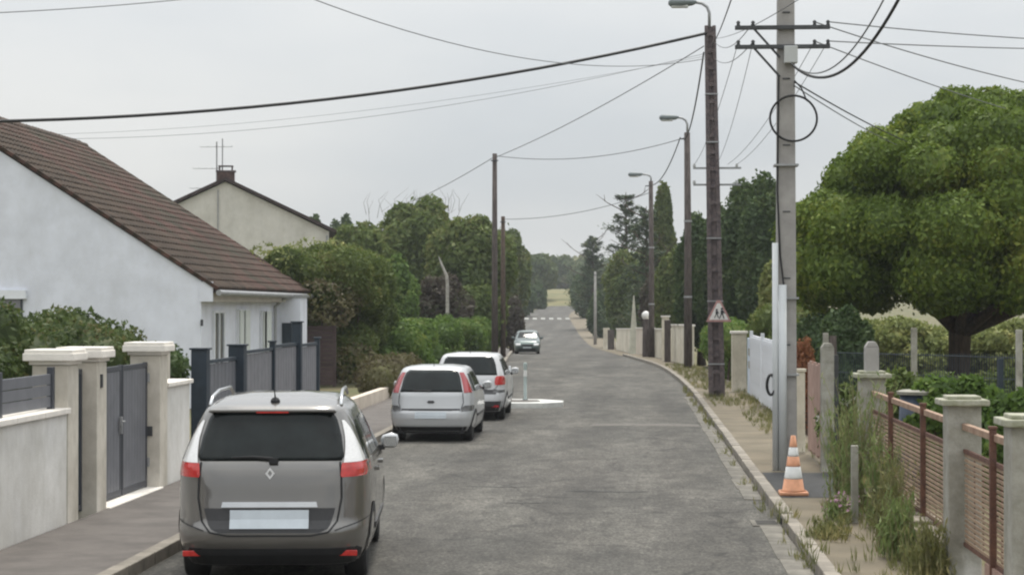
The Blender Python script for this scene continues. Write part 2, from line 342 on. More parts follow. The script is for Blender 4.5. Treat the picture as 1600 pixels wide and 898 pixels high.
def cloud(blobs, n, shell=.3, inner=.82, lump=.0, lo=None):
    """points and outward directions in the outer shell of a union of ellipsoids (cx,cy,cz,rx,ry,rz)"""
    B = np.array(blobs, float); area = (B[:, 3] * B[:, 4] + B[:, 3] * B[:, 5] + B[:, 4] * B[:, 5]); out_p, out_n = [], []; got = 0
    while got < n:
        k = rng.choice(len(B), size=n, p=area / area.sum()); d = rng.normal(size=(n, 3)); d /= np.linalg.norm(d, axis=1, keepdims=True)
        r = 1 - shell * rng.random(n) ** 1.6 + lump * rng.normal(size=n)
        p = B[k, :3] + d * B[k, 3:6] * r[:, None]; keep = np.ones(n, bool)
        for b in B: keep &= ~((((p - b[:3]) / b[3:6]) ** 2).sum(1) < inner ** 2) | False
        if lo is not None: keep &= p[:, 2] > lo
        # a point may lie inside its own ellipsoid only in its shell
        own = np.linalg.norm((p - B[k, :3]) / B[k, 3:6], axis=1) >= min(inner, 1 - shell); keep &= own
        nn = d / B[k, 3:6]; out_p.append(p[keep]); out_n.append(nn[keep]); got += keep.sum()
        if keep.sum() < n * .01: break
    p = np.concatenate(out_p)[:n]; q = np.concatenate(out_n)[:n]; q /= np.linalg.norm(q, axis=1, keepdims=True)
    return p, q
def crown(name, blobs, n, size, mat, parent=None, shell=.3, inner=.8, jit=.75, lump=.03, lo=None, aspect=.6, droop=.4):
    p, q = cloud(blobs, n, shell, inner, lump, lo)
    return quads(name, p, q + rng.normal(size=q.shape) * jit, size, mat, parent, aspect, droop)
def core(name, blobs, mat, parent=None, k=.8, sub=2):
    """the dense twiggy inside of a crown that keeps the light out"""
    bm = bmesh.new()
    for b in blobs:
        bmesh.ops.create_icosphere(bm, subdivisions=sub, radius=1, matrix=Matrix.Translation(b[:3]) @ Matrix.Diagonal((b[3] * k, b[4] * k, b[5] * k, 1)))
    for v in bm.verts: v.co += Vector((rnd.uniform(-1, 1), rnd.uniform(-1, 1), rnd.uniform(-1, 1))) * .06 * min(blobs[0][3:6])
    me = bpy.data.meshes.new(name); bm.to_mesh(me); bm.free(); me.materials.append(MATS[mat]); return inst(me, name, parent)
def sub_blobs(b, n, k0, k1, zlo=-.3, out=.72, seed=1):
    """lobes standing out of an ellipsoid"""
    q = random.Random(seed); L = [b]
    for i in range(n):
        z = zlo + (1 - zlo) * (i + .5) / n; a = i * 2.39996 + q.uniform(-.3, .3); r = math.sqrt(max(0, 1 - z * z)); e = q.uniform(k0, k1)
        L.append((b[0] + b[3] * r * math.cos(a) * out, b[1] + b[4] * r * math.sin(a) * out, b[2] + b[5] * z * out, b[3] * e, b[4] * e, b[5] * e * .85))
    return L
def trunk_limbs(root, h, r, spread, n, seed=1, mat='bark', lean=(0, 0), top=.9):
    q = random.Random(seed); m = MB()
    m.tube([(lean[0] * h * k + q.uniform(-.04, .04), lean[1] * h * k + q.uniform(-.04, .04), h * k) for k in (0, .12, .35, .6, .8, 1)], [r * 1.35, r, r * .9, r * .75, r * .5, r * .25], 10)
    for i in range(n):
        z = h * q.uniform(.45, top); a = i * 2.4 + q.uniform(-.4, .4); L = spread * q.uniform(.6, 1)
        p0 = Vector((lean[0] * z, lean[1] * z, z)); d = Vector((math.cos(a), math.sin(a), q.uniform(.3, .9)))
        m.tube([p0, p0 + d * L * .4, p0 + d * L * .7 + Vector((0, 0, .1)), p0 + d * L + Vector((0, 0, .3))], [r * .45, r * .33, r * .2, r * .06], 6)
    return m.build('trunk', mat, root, smooth=True)
def tree(name, label, loc, blobs, n, size, mat, trunk_h, trunk_r, spread, limbs=7, seed=1, group=None, bark='bark', cat='tree', corek=.72, **kw):
    """blobs are given relative to the tree's foot"""
    r = thing(name, label, cat, loc, 0, group)
    trunk_limbs(r, trunk_h, trunk_r, spread, limbs, seed, bark)
    c = crown('crown', blobs, n, size, mat, r, **kw)
    if corek: core('inner_foliage', blobs, mat, c, corek)
    return r
def shrub(name, label, loc, blobs, n, size, mat, cat='shrub', group=None, corek=.8, stem=True, **kw):
    r = thing(name, label, cat, loc, 0, group)
    c = crown('foliage', blobs, n, size, mat, r, **kw)
    if corek: core('inner_foliage', blobs, mat, c, corek)
    if stem:
        m = MB(); q = random.Random(n)
        for i in range(5):
            b = blobs[q.randrange(len(blobs))]; m.tube([(b[0] + q.uniform(-.1, .1), b[1], 0), (b[0], b[1], b[2] * .5), (b[0] + q.uniform(-.2, .2), b[1] + q.uniform(-.2, .2), b[2])], [.035, .03, .012], 6)
        tag(m.build('stem', 'bark', r), kind='stuff')
    return r
def grass_patch(name, label, rects, n, h, mat, kind='stuff', cat='grass'):
    """blades standing on rectangles (s0,s1,t0,t1,height above ground)"""
    A = [abs((b - a) * (d - c)) for a, b, c, d, _ in rects]; pos, up = [], []
    for r_, a in zip(rects, A):
        k = max(8, int(n * a / sum(A))); ss = rng.uniform(r_[0], r_[1], k); tt = rng.uniform(r_[2], r_[3], k)
        den = np.sin(ss * 5.1 + np.sin(tt * 2.3) * 2) * np.sin(tt * 3.7 + 1) > rng.uniform(-1.2, .7, k)
        for s, t in zip(ss[den][::9], tt[den][::9]):      # tufts of nine blades or so
            for q in range(rnd.randrange(6, 13)): pos.append(P(s + rnd.gauss(0, .022), t + rnd.gauss(0, .03), r_[4]))
    pos = np.array([tuple(p) for p in pos])
    a = rng.uniform(0, 6.283, len(pos)); nr = np.stack([np.cos(a), np.sin(a), rng.uniform(-.25, .25, len(pos))], 1)
    o = quads(name, pos, nr, h, mat, None, .09, 0, .1, (0, 0, 1), True); return tag(o, label, cat, kind=kind)

# ------------------------------------------------------------------ the ground, the street and its edges
def ground():
    m = MB(); ts = list(np.arange(-40, 460, 4.0)) + list(np.arange(460, 1500, 60.0)); xs = [-700, -150, -40, -12, 0, 12, 40, 150, 700]
    for t in ts:
        for x in xs: m.v.append((x, t, gz(t) - .02))
    w = len(xs)
    for i in range(len(ts) - 1):
        for j in range(w - 1): m.f.append((i * w + j, i * w + j + 1, (i + 1) * w + j + 1, (i + 1) * w + j))
    return struct(m.build('ground', 'grass_soil'))
ground()
KL, KR = -4.75, 1.78                            # kerb lines
struct(strip('road', KL - .1, KR + .1, -20, 420, 0.0, 'asphalt'))
struct(strip('pavement_left', -6.4, KL - .14, -20, 150, .11, 'pave_grey', .15))
struct(strip('pavement_right', KR + .15, 3.35, -20, 112, .12, 'pave_tan', .15))
struct(strip('dirt_verge', KR - .05, 4.6, 112, 330, .012, 'pave_tan'))
struct(strip('dirt_shoulder', -6.6, KL + .2, 150, 330, .012, 'dry_grass'))
struct(strip('garden_ground', 3.35, 14, 10, 66, .05, 'grass_soil'))
struct(strip('pavement_patch', KR + .16, 3.0, 24.9, 28.6, .124, 'patch'))
struct(strip('driveway_left', -8.6, -6.4, 22.9, 26, .105, 'pave_grey'))
# far grass bank where the road swings away
bk = MB()
for t, z in ((318, .0), (332, .9), (352, 1.6), (380, 1.8), (420, 1.2)):
    for x in (-30, -12, -3.5 if t < 340 else 2, ): bk.v.append((x + cur(330) + (0 if x < -5 else 3.2), t, gz(t) + z * (1 if x > -20 else .6) + .01))
for i in range(4):
    for j in range(2): bk.f.append((3 * i + j, 3 * i + j + 1, 3 * i + j + 4, 3 * i + j + 3))
struct(bk.build('grass_bank', 'dry_grass'))
def kerbs(name, s0, s1, t0, t1, tfar, flip):
    e = bpy.data.objects.new(name, None); link(e); struct(e)
    me = MB().box((0, 0, 0), (s1 - s0, .985, .27)).mesh('kerb_stone', 'kerb', .014)
    t = t0; i = 0
    while t < t1:
        p = P((s0 + s1) / 2, t + .5, -.005 + rnd.uniform(-.006, .006)); a = math.atan2(-(cur(t + 1) - cur(t)), 1)
        inst(me, 'kerb_stone', e, p, (rnd.uniform(-.006, .006), rnd.uniform(-.012, .012), a + rnd.uniform(-.005, .005))); t += 1.0; i += 1
    o = strip('kerb_run', s0, s1, t1, tfar, .128, 'kerb', .16); o.parent = e
    return e
kerbs('kerb_right', KR, KR + .15, 8, 70, 112, 1)
kerbs('kerb_left', KL - .15, KL, 10, 34, 150, 1)
e = bpy.data.objects.new('gutter', None); link(e); struct(e)
for i in range(30):
    t = 10 + i * 1.5
    if i in (9, 10): continue
    me = MB().box((0, 0, 0), (.27 + rnd.uniform(-.03, .03), 1.47, .05)).mesh('gutter_slab', 'gutter', .01)
    inst(me, 'gutter_slab', e, P(KR - .14, t, -.012 + rnd.uniform(-.003, .004)), (0, rnd.uniform(-.015, .015), rnd.uniform(-.006, .006)))
# tarred seams across the road
for i, (s0, s1, t, w) in enumerate(((-.9, .25, 26.8, .09), (-2.4, -1.3, 27.4, .06), (-1.7, -.9, 25.2, .05))):
    m = MB(); n = 14
    for k in range(n + 1):
        q = k / n; s = s0 + (s1 - s0) * q; dy = .05 * math.sin(q * 7 + i); ww = w * (.35 + .65 * math.sin(math.pi * q) ** .5) * rnd.uniform(.6, 1.2)
        m.v += [(s, t + dy - ww / 2, .004), (s, t + dy + ww / 2, .004)]
    for k in range(n): m.f.append((2 * k, 2 * k + 2, 2 * k + 3, 2 * k + 1))
    struct(m.build('road_seam', 'patch'))
# zebra crossing far down the street
zc = tag(struct(bpy.data.objects.new('zebra_crossing', None)), 'white striped zebra crossing far down the road', 'crossing'); link(zc)
for i in range(6):
    s = -4.2 + i * 1.08; m = MB()
    for t in (250, 252, 254, 256): m.v += [tuple(P(s, t, .02)), tuple(P(s + .56, t, .02))]
    for k in range(3): m.f.append((2 * k, 2 * k + 1, 2 * k + 3, 2 * k + 2))
    m.build('stripe', 'paint_worn', zc)
# the kerbed build-out that narrows the road
isl = struct(bpy.data.objects.new('traffic_island', None)); link(isl); tag(isl, 'white painted concrete build-out narrowing the road behind the parked cars', 'traffic island')
m = MB().prism([(KL - .1, 48.3), (-2.2, 48.3), (-1.72, 48.9), (-1.72, 49.6), (-2.3, 50.3), (KL - .1, 50.6)], 'z', -.1, .13); m.build('slab', 'paint_white', isl, .015)
MB().prism([(KL - .1, 48.75), (-2.6, 48.75), (-2.3, 49.1), (-2.4, 49.7), (KL - .1, 50.1)], 'z', .1, .142).build('infill', 'pave_grey', isl)
grass_patch('grass', 'dry grass tufts along the edge of the right pavement', [(2.05, 3.0, 14.5, 19.5, .12), (2.35, 3.1, 19, 24.6, .12), (1.76, 1.98, 10, 24, .1), (1.62, 1.8, 10, 60, .0), (2.9, 3.3, 28, 60, .12), (2.5, 3.3, 37, 46, .12), (2.0, 3.3, 47, 53, .12), (1.95, 3.2, 56, 80, .12)], 15000, .12, 'leaf_grass')

dr = struct(MB().box((KR - .17, 23.0, -.02), (.36, .6, .07)).build('drain_inlet', 'gutter', None, .01)); dr2 = MB().box((KR + .0, 23.0, .055), (.03, .46, .075)).build('drain_slot', 'car_black', dr)
for k in range(4): MB().box((KR - .17, 22.82 + k * .12, .0165), (.24, .05, .006)).build('drain_bar', 'car_black', dr)

# a paler trench repair across the road and a dusty gutter edge
def patch_sheet(name, pts, mat): m = MB(); m.v = [(x, y, .003) for x, y in pts]; m.f = [tuple(range(len(pts)))]; return struct(m.build(name, mat))
pm('trench', (.135, .126, .112), .9, var=.35, scale=6, bump=.3, bscale=60)
patch_sheet('road_patch', [(-.9, 41.3), (.3, 41.45), (1.46, 41.2), (1.48, 42.0), (.9, 42.3), (.1, 42.2), (-.8, 42.0)], 'trench')

# ------------------------------------------------------------------ the white house with the tiled roof
HX, HR, HT0, HT1 = -10.75, -17.8, 47.6, 61.6      # street wall, ridge, near gable, far gable
house = thing('white_house', 'white rendered bungalow with brown tiled roof and gable facing the camera', 'house', (HX, HT0, 0))
def hb(): return MB()
def hp(m, name, mat, par=house, **k):               # house parts are modelled in street coordinates
    o = m.build(name, mat, par, **k); o.location = Vector(o.location) - (house.location if par is house else Vector((0, 0, 0))); return o
W2 = 2 * HR - HX
hp(hb().prism([(HX, 0), (HX, 3.2), (HR, 7.69), (W2, 3.2), (W2, 0)], 'y', HT0, HT1), 'wall', 'render_white')
SL = math.hypot(HR - (HX + .38), 7.75 - 2.98); SA = math.atan2(7.75 - 2.98, (HX + .38) - HR)   # roof slope
roof = hp(hb().prism([(HX + .36, 2.90), (HX + .36, 3.0), (HR, 7.72), (W2 - .36, 3.0), (W2 - .36, 2.90), (HR, 7.57)], 'y', HT0 + .02, HT1 - .02), 'roof', 'tile_trim')
TW, TE = .30, .365
def tile_shape():
    us = [0, .035, .08, .12, .155, .19, .30]; hs = [.012, .05, .065, .05, .012, .004, .004]; v, f = [], []
    for y, dz in ((0, .0), (TE * 1.12, -.026)):
        for u, h in zip(us, hs): v.append((u, y, h + .034 + dz))
    for u, h in zip(us, hs): v.append((u, 0, h - .006))
    n = len(us)
    for i in range(n - 1): f += [(i, i + 1, n + i + 1, n + i), (2 * n + i, 2 * n + i + 1, i + 1, i)]
    f += [(0, n, 2 * n), (n - 1, 3 * n - 1, 2 * n - 1)]
    return v, f
tv, tf = tile_shape(); tm = MB(); tm.v, tm.f = tv, tf; tile_me = tm.mesh('roof_tile', 'tile')
# local frame of the street slope: u along the street, v up the slope
Mroof = Matrix(((0, -math.cos(SA), math.sin(SA)), (1, 0, 0), (0, math.sin(SA), math.cos(SA))))
rows, cols = int(SL / TE) + 1, int((HT1 - HT0 + .3) / TW)
rest = MB(); e3 = Mroof.to_euler(); E0 = Vector((HX + .42, HT0 - .06, 2.985))
for j in range(rows):
    for i in range(cols):
        o = E0 + Mroof @ Vector((i * TW, j * TE, .004)); tl = Mroof @ Matrix.Rotation(R(-2.2) + rnd.uniform(-.012, .012), 3, 'X') @ Matrix.Rotation(rnd.uniform(-.012, .012), 3, 'Z')
        if i < 12: inst(tile_me, 'roof_tile', roof, o - house.location * 0, tl.to_euler())
        else: rest.add([o + tl @ Vector(v) for v in tv], tf)
for ch in roof.children: ch.location = Vector(ch.location)
o = rest.build('roof_tiles', 'tile', roof); tag(o, kind='stuff')
ridge_me = MB().tube([(0, 0, 0), (0, .44, .012)], [.13, .14], 10).mesh('ridge_tile', 'tile')
for i in range(33): inst(ridge_me, 'ridge_tile', roof, (HR, HT0 - .08 + i * .43, 7.74))
verge_me = MB().box((0, 0, 0), (.05, TE * 1.02, .09)).mesh('verge_tile', 'tile', .01)
for tt in (HT0 - .065, HT1 + .065):
    for j in range(rows): inst(verge_me, 'verge_tile', roof, Vector((HX + .42, tt, 2.985)) + Mroof @ Vector((0, j * TE + .18, .028)), (e3.x + rnd.uniform(-.01, .01), e3.y + R(-4), e3.z))
# boxed eave, gutter and downpipe
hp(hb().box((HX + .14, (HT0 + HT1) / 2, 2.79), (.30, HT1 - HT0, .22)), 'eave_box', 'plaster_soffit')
hp(hb().box((HX + .135, HT0 - .012, 2.93), (.34, .06, .5)), 'eave_return', 'render_white')
hp(hb().tube([(HX + .47, HT0 - .1, 2.90), (HX + .47, HT1 + .1, 2.87)], .075, 10), 'gutter', 'zinc')
hp(hb().tube([(HX + .42, 57.2, 2.84), (HX + .08, 57.25, 2.55), (HX + .08, 57.25, .1)], .05, 8), 'downpipe', 'zinc')
def window(t0, t1, z0, z1, mode):
    w = hp(hb().box((HX + .015, (t0 + t1) / 2, (z0 + z1) / 2), (.05, t1 - t0, z1 - z0)), 'window', 'window_dark')
    f = hb(); 
    for a in (t0, t1, (t0 + t1) / 2): f.box((HX + .04, a, (z0 + z1) / 2), (.07, .07, z1 - z0 + .07))
    for z in (z0, z1): f.box((HX + .042, (t0 + t1) / 2, z), (.066, t1 - t0, .07))
    f.build('frame', 'gate_white', w)
    hb().box((HX + .09, (t0 + t1) / 2, z0 - .07), (.2, t1 - t0 + .2, .06)).build('sill', 'concrete_post', w)
    if mode:
        for a, b in ((t0 + .02, t0 + (t1 - t0) * .36), (t1 - (t1 - t0) * (.9 if mode == 2 else .45), t1 - .02)):
            hb().box((HX + .1, (a + b) / 2, (z0 + z1) / 2), (.035, b - a - .02, z1 - z0)).build('shutter', 'shutter', w)
    for c in w.children: c.location = -house.location * 0
    return w
window(48.9, 50.1, .95, 2.42, 0); window(51.9, 53.3, .95, 2.45, 1); window(55.3, 56.5, .3, 2.4, 2)
g = hp(hb().box((-16.4, HT0 - .01, 2.35), (2.2, .04, .9)), 'window', 'window_dark')
hb().box((-16.4, HT0 - .06, 2.86), (2.4, .12, .22)).build('shutter_box', 'gate_white', g)
hb().box((-16.4, HT0 - .05, 2.44), (2.1, .03, .62)).build('roller_shutter', 'fence_pale', g)
hp(hb().box((HX + .03, HT0 - .05, 2.15), (.06, .06, .16)), 'wall_lamp', 'steel_dark')
ext = hp(hb().box((HX + .36, 58.5, 1.42), (.74, 1.2, 2.84)), 'porch', 'render_white')
hb().box((HX + .36, 58.5, 2.87), (.86, 1.3, .07)).build('porch_roof', 'zinc', ext)
hb().box((HX + .32, 57.885, 1.05), (.3, .05, 2.0)).build('door', 'fence_navy', ext)

# ------------------------------------------------------------------ the beige gabled house behind it
D2 = 92
a2 = at(352, 284, D2); hw, hz = 4.95, a2.z - 6.0
h2 = thing('beige_house', 'pale beige two-storey house with plain gable behind the white house', 'house', (a2.x, a2.y, gz(D2)), R(10.5))
ez = a2.z - 2.35
zo = gz(D2)
MB().prism([(-hw, 0), (-hw, ez - zo), (0, a2.z - zo), (hw, ez - zo), (hw, 0)], 'y', 0, 11).build('wall', 'gable_beige', h2)
rf = MB().prism([(-hw - .35, ez - zo - .1), (-hw - .35, ez - zo + .06), (0, a2.z - zo + .22), (hw + .35, ez - zo + .06), (hw + .35, ez - zo - .1), (0, a2.z - zo + .06)], 'y', -.22, 11.2).build('roof', 'tile_trim', h2)
ch = MB().box((0, .9, a2.z - zo + .24), (.84, .55, .6)).build('chimney', 'brick_dark', rf)
MB().box((0, .9, a2.z - zo + .56), (.96, .64, .07)).box((-.3, .9, a2.z - zo + .70), (.07, .45, .2)).box((.3, .9, a2.z - zo + .70), (.07, .45, .2)).box((0, .9, a2.z - zo + .81), (.72, .5, .045)).build('chimney_cap', 'concrete_dark', rf)
MB().tube([(-.35, -.06, .3), (-.35, -.06, a2.z - zo - .4)], .03, 6).build('downpipe', 'zinc', h2)
MB().tube([(hw - .1, -.08, .3), (hw - .1, -.08, ez - zo - .2)], .05, 6).build('downpipe', 'zinc', h2)
m = MB().box((hw + .02, 3, 4.2), (.06, 1.2, 1.3)); m.build('window', 'window_dark', h2)
an = thing('tv_antenna', 'tall thin television antenna mast beside the chimney of the beige house', 'antenna', (a2.x - .62, a2.y + .9, a2.z - .35))
MB().tube([(0, 0, 0), (0, 0, 2.35)], .035, 6).tube([(.28, 0, .3), (.28, 0, 2.5)], .03, 6).build('mast', 'galv', an)
for z, l0, l1 in ((2.1, -.8, .75), (1.05, -1.15, .1), (.1, -1.3, .1)):
    m = MB().tube([(l0, 0, z), (l1, 0, z)], .018, 5)
    for k in range(5): x = l0 + (l1 - l0) * k / 4; m.tube([(x, -.22, z + .02), (x, .22, z + .02)], .01, 4)
    m.build('boom', 'galv', an)

# ------------------------------------------------------------------ left boundary: wall, gates, pillars
SW = -6.4
def pillar(label, t0, w=.42, h=2.0, s=SW, group='white capped gate pillars'):
    p = thing('gate_pillar', label, 'pillar', (s - w / 2, t0 + w / 2, .06), 0, group)
    MB().box((0, 0, h / 2 - .1), (w, w, h - .1)).build('shaft', 'pillar_cream', p, .012)
    MB().box((0, 0, h - .12), (w + .06, w + .06, .05)).box((0, 0, h - .055), (w + .17, w + .17, .09)).prism([(-w / 2 - .07, -w / 2 - .07), (w / 2 + .07, -w / 2 - .07), (w / 2 + .07, w / 2 + .07), (-w / 2 - .07, w / 2 + .07)], 'z', h - .012, h + .03).build('cap', 'cap_cream', p, .012)
    return p
pillar('cream gate pillar at the end of the low white wall, first from the camera', 21.55)
p2 = pillar('cream gate pillar between the narrow side gate and the grey double gate', 22.75)
MB().box((.213, -.05, 1.62), (.03, .07, .16)).build('intercom', 'steel_dark', p2)
p3 = pillar('cream gate pillar with a dark doorbell, beside the letterbox wall', 25.85)
MB().box((.06, -.222, .82), (.09, .03, .13)).build('doorbell', 'steel_dark', p3)
lw = thing('low_white_wall', 'low white rendered wall with coping at the left edge', 'wall', (SW - .12, 10, 0))
MB().box((0, 5.76, .68), (.22, 11.54, 1.36)).build('wall_body', 'wall_white', lw)
for i in range(12): MB().box((0, i * .965 + .47, 1.395), (.31, .955, .065)).build('coping_stone', 'cap_cream', lw, .01)
MB().box((.17, 8.1, .32), (.14, 1.1, .64)).build('meter_box', 'wall_white', lw, .01)
fl = thing('slat_fence', 'dark grey horizontal slat fence standing on the low white wall', 'fence', (SW - .13, 10, 1.43))
for i in range(7):
    MB().box((0, .4 + i * 1.82, .22), (.07, .09, .5)).build('post', 'grey_alu_dark', fl, .006)
sm = MB().box((0, 0, 0), (.028, 1.72, .118)).mesh('slat', 'grey_alu', .004)
for i in range(6):
    for k in range(3): inst(sm, 'slat', fl, (0, .4 + 1.82 * (i + .5), .08 + k * .127))
sg = thing('side_gate', 'narrow dark grey pedestrian gate between two cream pillars', 'gate', (SW - .2, 22.36, .08))
MB().box((0, -.33, .9), (.05, .06, 1.7)).box((0, .33, .9), (.05, .06, 1.7)).box((0, 0, 1.72), (.05, .6, .06)).box((0, 0, .1), (.05, .6, .06)).build('frame', 'grey_alu_dark', sg)
for k in range(4): MB().box((.004, -.225 + k * .15, .91), (.03, .14, 1.54)).build('board', 'fence_navy', sg, .004)
dg = thing('double_gate', 'tall grey two-leaf metal gate between cream pillars', 'gate', (SW - .2, 23.2, .1))
for lf in range(2):
    y0 = .03 + lf * 1.325; Lf = MB().box((0, y0 + .03, .87), (.05, .06, 1.7)).box((0, y0 + 1.25, .87), (.05, .06, 1.7)).box((0, y0 + .64, .08), (.05, 1.16, .08)).box((0, y0 + .64, 1.68), (.05, 1.16, .06)).build('leaf', 'grey_alu_dark', dg)
    for k in range(8): MB().box((.004, y0 + .135 + k * .1445, .88), (.03, .139, 1.53)).build('board', 'grey_alu', Lf, .005)
    for z in (.3, 1.45): MB().tube([(.035, y0 + (.0 if lf == 0 else 1.29), z), (.035, y0 + (.0 if lf == 0 else 1.29), z + .12)], .022, 8).build('hinge', 'galv', Lf)
    if lf == 0: MB().box((.05, 1.2, .95), (.03, .05, .22)).tube([(.06, 1.2, 1.0), (.1, 1.2, 1.0), (.1, 1.09, 1.0)], .012, 6).build('handle', 'galv', Lf)
struct(MB().box((SW - .2, 24.5, .06), (.5, 2.7, .13)).build('gate_threshold', 'cap_cream', None, .01))
mw = thing('letterbox_wall', 'short white rendered wall with letterbox beside the cream pillar', 'wall', (SW - .16, 26.3, 0))
MB().box((0, .72, .76), (.26, 1.42, 1.4)).build('wall_body', 'wall_white', mw); MB().box((0, .72, 1.49), (.36, 1.5, .06)).build('coping', 'cap_cream', mw, .01)
MB().box((-.02, -.012, 1.18), (.14, .03, .34)).build('letterbox', 'grey_alu', mw, .006)
tp = thing('timber_post', 'slim weathered beige timber post behind the letterbox wall', 'post', (SW - .5, 28.2, 0))
MB().box((0, 0, .97), (.11, .11, 1.94)).build('shaft', 'pillar_cream', tp, .01); MB().box((.0, 0, 1.96), (.14, .14, .04)).build('cap', 'pillar_cream', tp)
hp_ = thing('hedge_screen', 'dark slatted screen panel behind the letterbox wall', 'screen', (SW - .55, 26.6, 1.1))
for k in range(6): MB().box((0, .7, .07 + k * .14), (.03, 1.35, .12)).build('slat', 'grey_alu_dark', hp_)
# the navy posts and pale panels in front of the white house
nf = thing('navy_fence', 'dark navy steel posts with grey panels in front of the white house', 'fence', (-6.5, 28.6, 0))
for t, h, w in ((28.75, 1.92, .24), (31.5, 1.92, .26), (34.6, 1.92, .10), (37.2, 2.25, .18), (39.6, 1.9, .1)):
    MB().box((0, t - 28.6, h / 2), (w, w, h)).box((0, t - 28.6, h + .015), (w + .05, w + .05, .03)).build('post', 'fence_navy', nf, .008)
for t0, t1, mt, z1 in ((28.9, 31.35, 'grey_alu', 1.72), (31.65, 34.55, 'fence_pale', 1.80), (34.65, 37.1, 'fence_pale', 1.84), (37.3, 39.5, 'fence_pale', 1.8)):
    for z in (z1, .16): MB().box((0, (t0 + t1) / 2 - 28.6, z), (.05, t1 - t0, .055)).build('rail', 'fence_navy', nf)
    solid = True; n = 9
    for k in range(n): MB().box((-.01, t0 + (t1 - t0) * (k + .5) / n - 28.6, (z1 + .16) / 2), (.02, (t1 - t0) / n - .03 if solid else .03, z1 - .24)).build('board' if solid else 'bar', mt if solid else 'grey_alu_dark', nf)
bf = thing('brown_panel_fence', 'dark brown timber plank fence at the foot of the tall hedge', 'fence', (-10.45, 60.6, 0), 0)
for k in range(13): MB().box((.5, 0, .12 + k * .145), (1.05, .035, .138)).build('plank', 'fence_brown', bf)
for x in (-.05, 1.05): MB().box((x, .05, 1.0), (.1, .1, 2.0)).build('post', 'fence_brown', bf)
lbw = thing('rubble_edge_wall', 'low pale kerb wall at the foot of the tall hedge', 'wall', (-6.55, 44, 0))
MB().box((0, 7, .2), (.2, 14, .4)).build('wall_body', 'wall_pinkish', lbw)

# ------------------------------------------------------------------ cars
def wheel_parts(car, x, y, r, side):
    w = thing_part('wheel', car, (x, y, r))
    t = MB().lathe([(r * .62, -.10), (r * .93, -.105), (r, -.075), (r * 1.0, .075), (r * .93, .105), (r * .62, .10)], 28, axis='x').build('tyre', 'tyre', w, smooth=True)
    m = MB().lathe([(r * .60, -.06), (r * .63, .085), (r * .56, .085), (r * .54, .055), (.0 + r * .17, .05), (r * .15, .075), (.01, .075)], 28, axis='x')
    for k in range(5):
        a = k * 2 * math.pi / 5; c, s_ = math.cos(a), math.sin(a)
        m.tube([(.066, c * r * .12, s_ * r * .12), (.07, c * r * .6, s_ * r * .6)], [.035, .028], 6)
    rm = m.build('rim', 'rim', w)
    if side < 0: rm.rotation_euler = (0, 0, math.pi)
    return w
def thing_part(name, parent, loc=(0, 0, 0), rz=0):
    o = bpy.data.objects.new(name, None); o.empty_display_size = .1; o.location = loc; o.rotation_euler = (0, 0, rz); return link(o, parent)
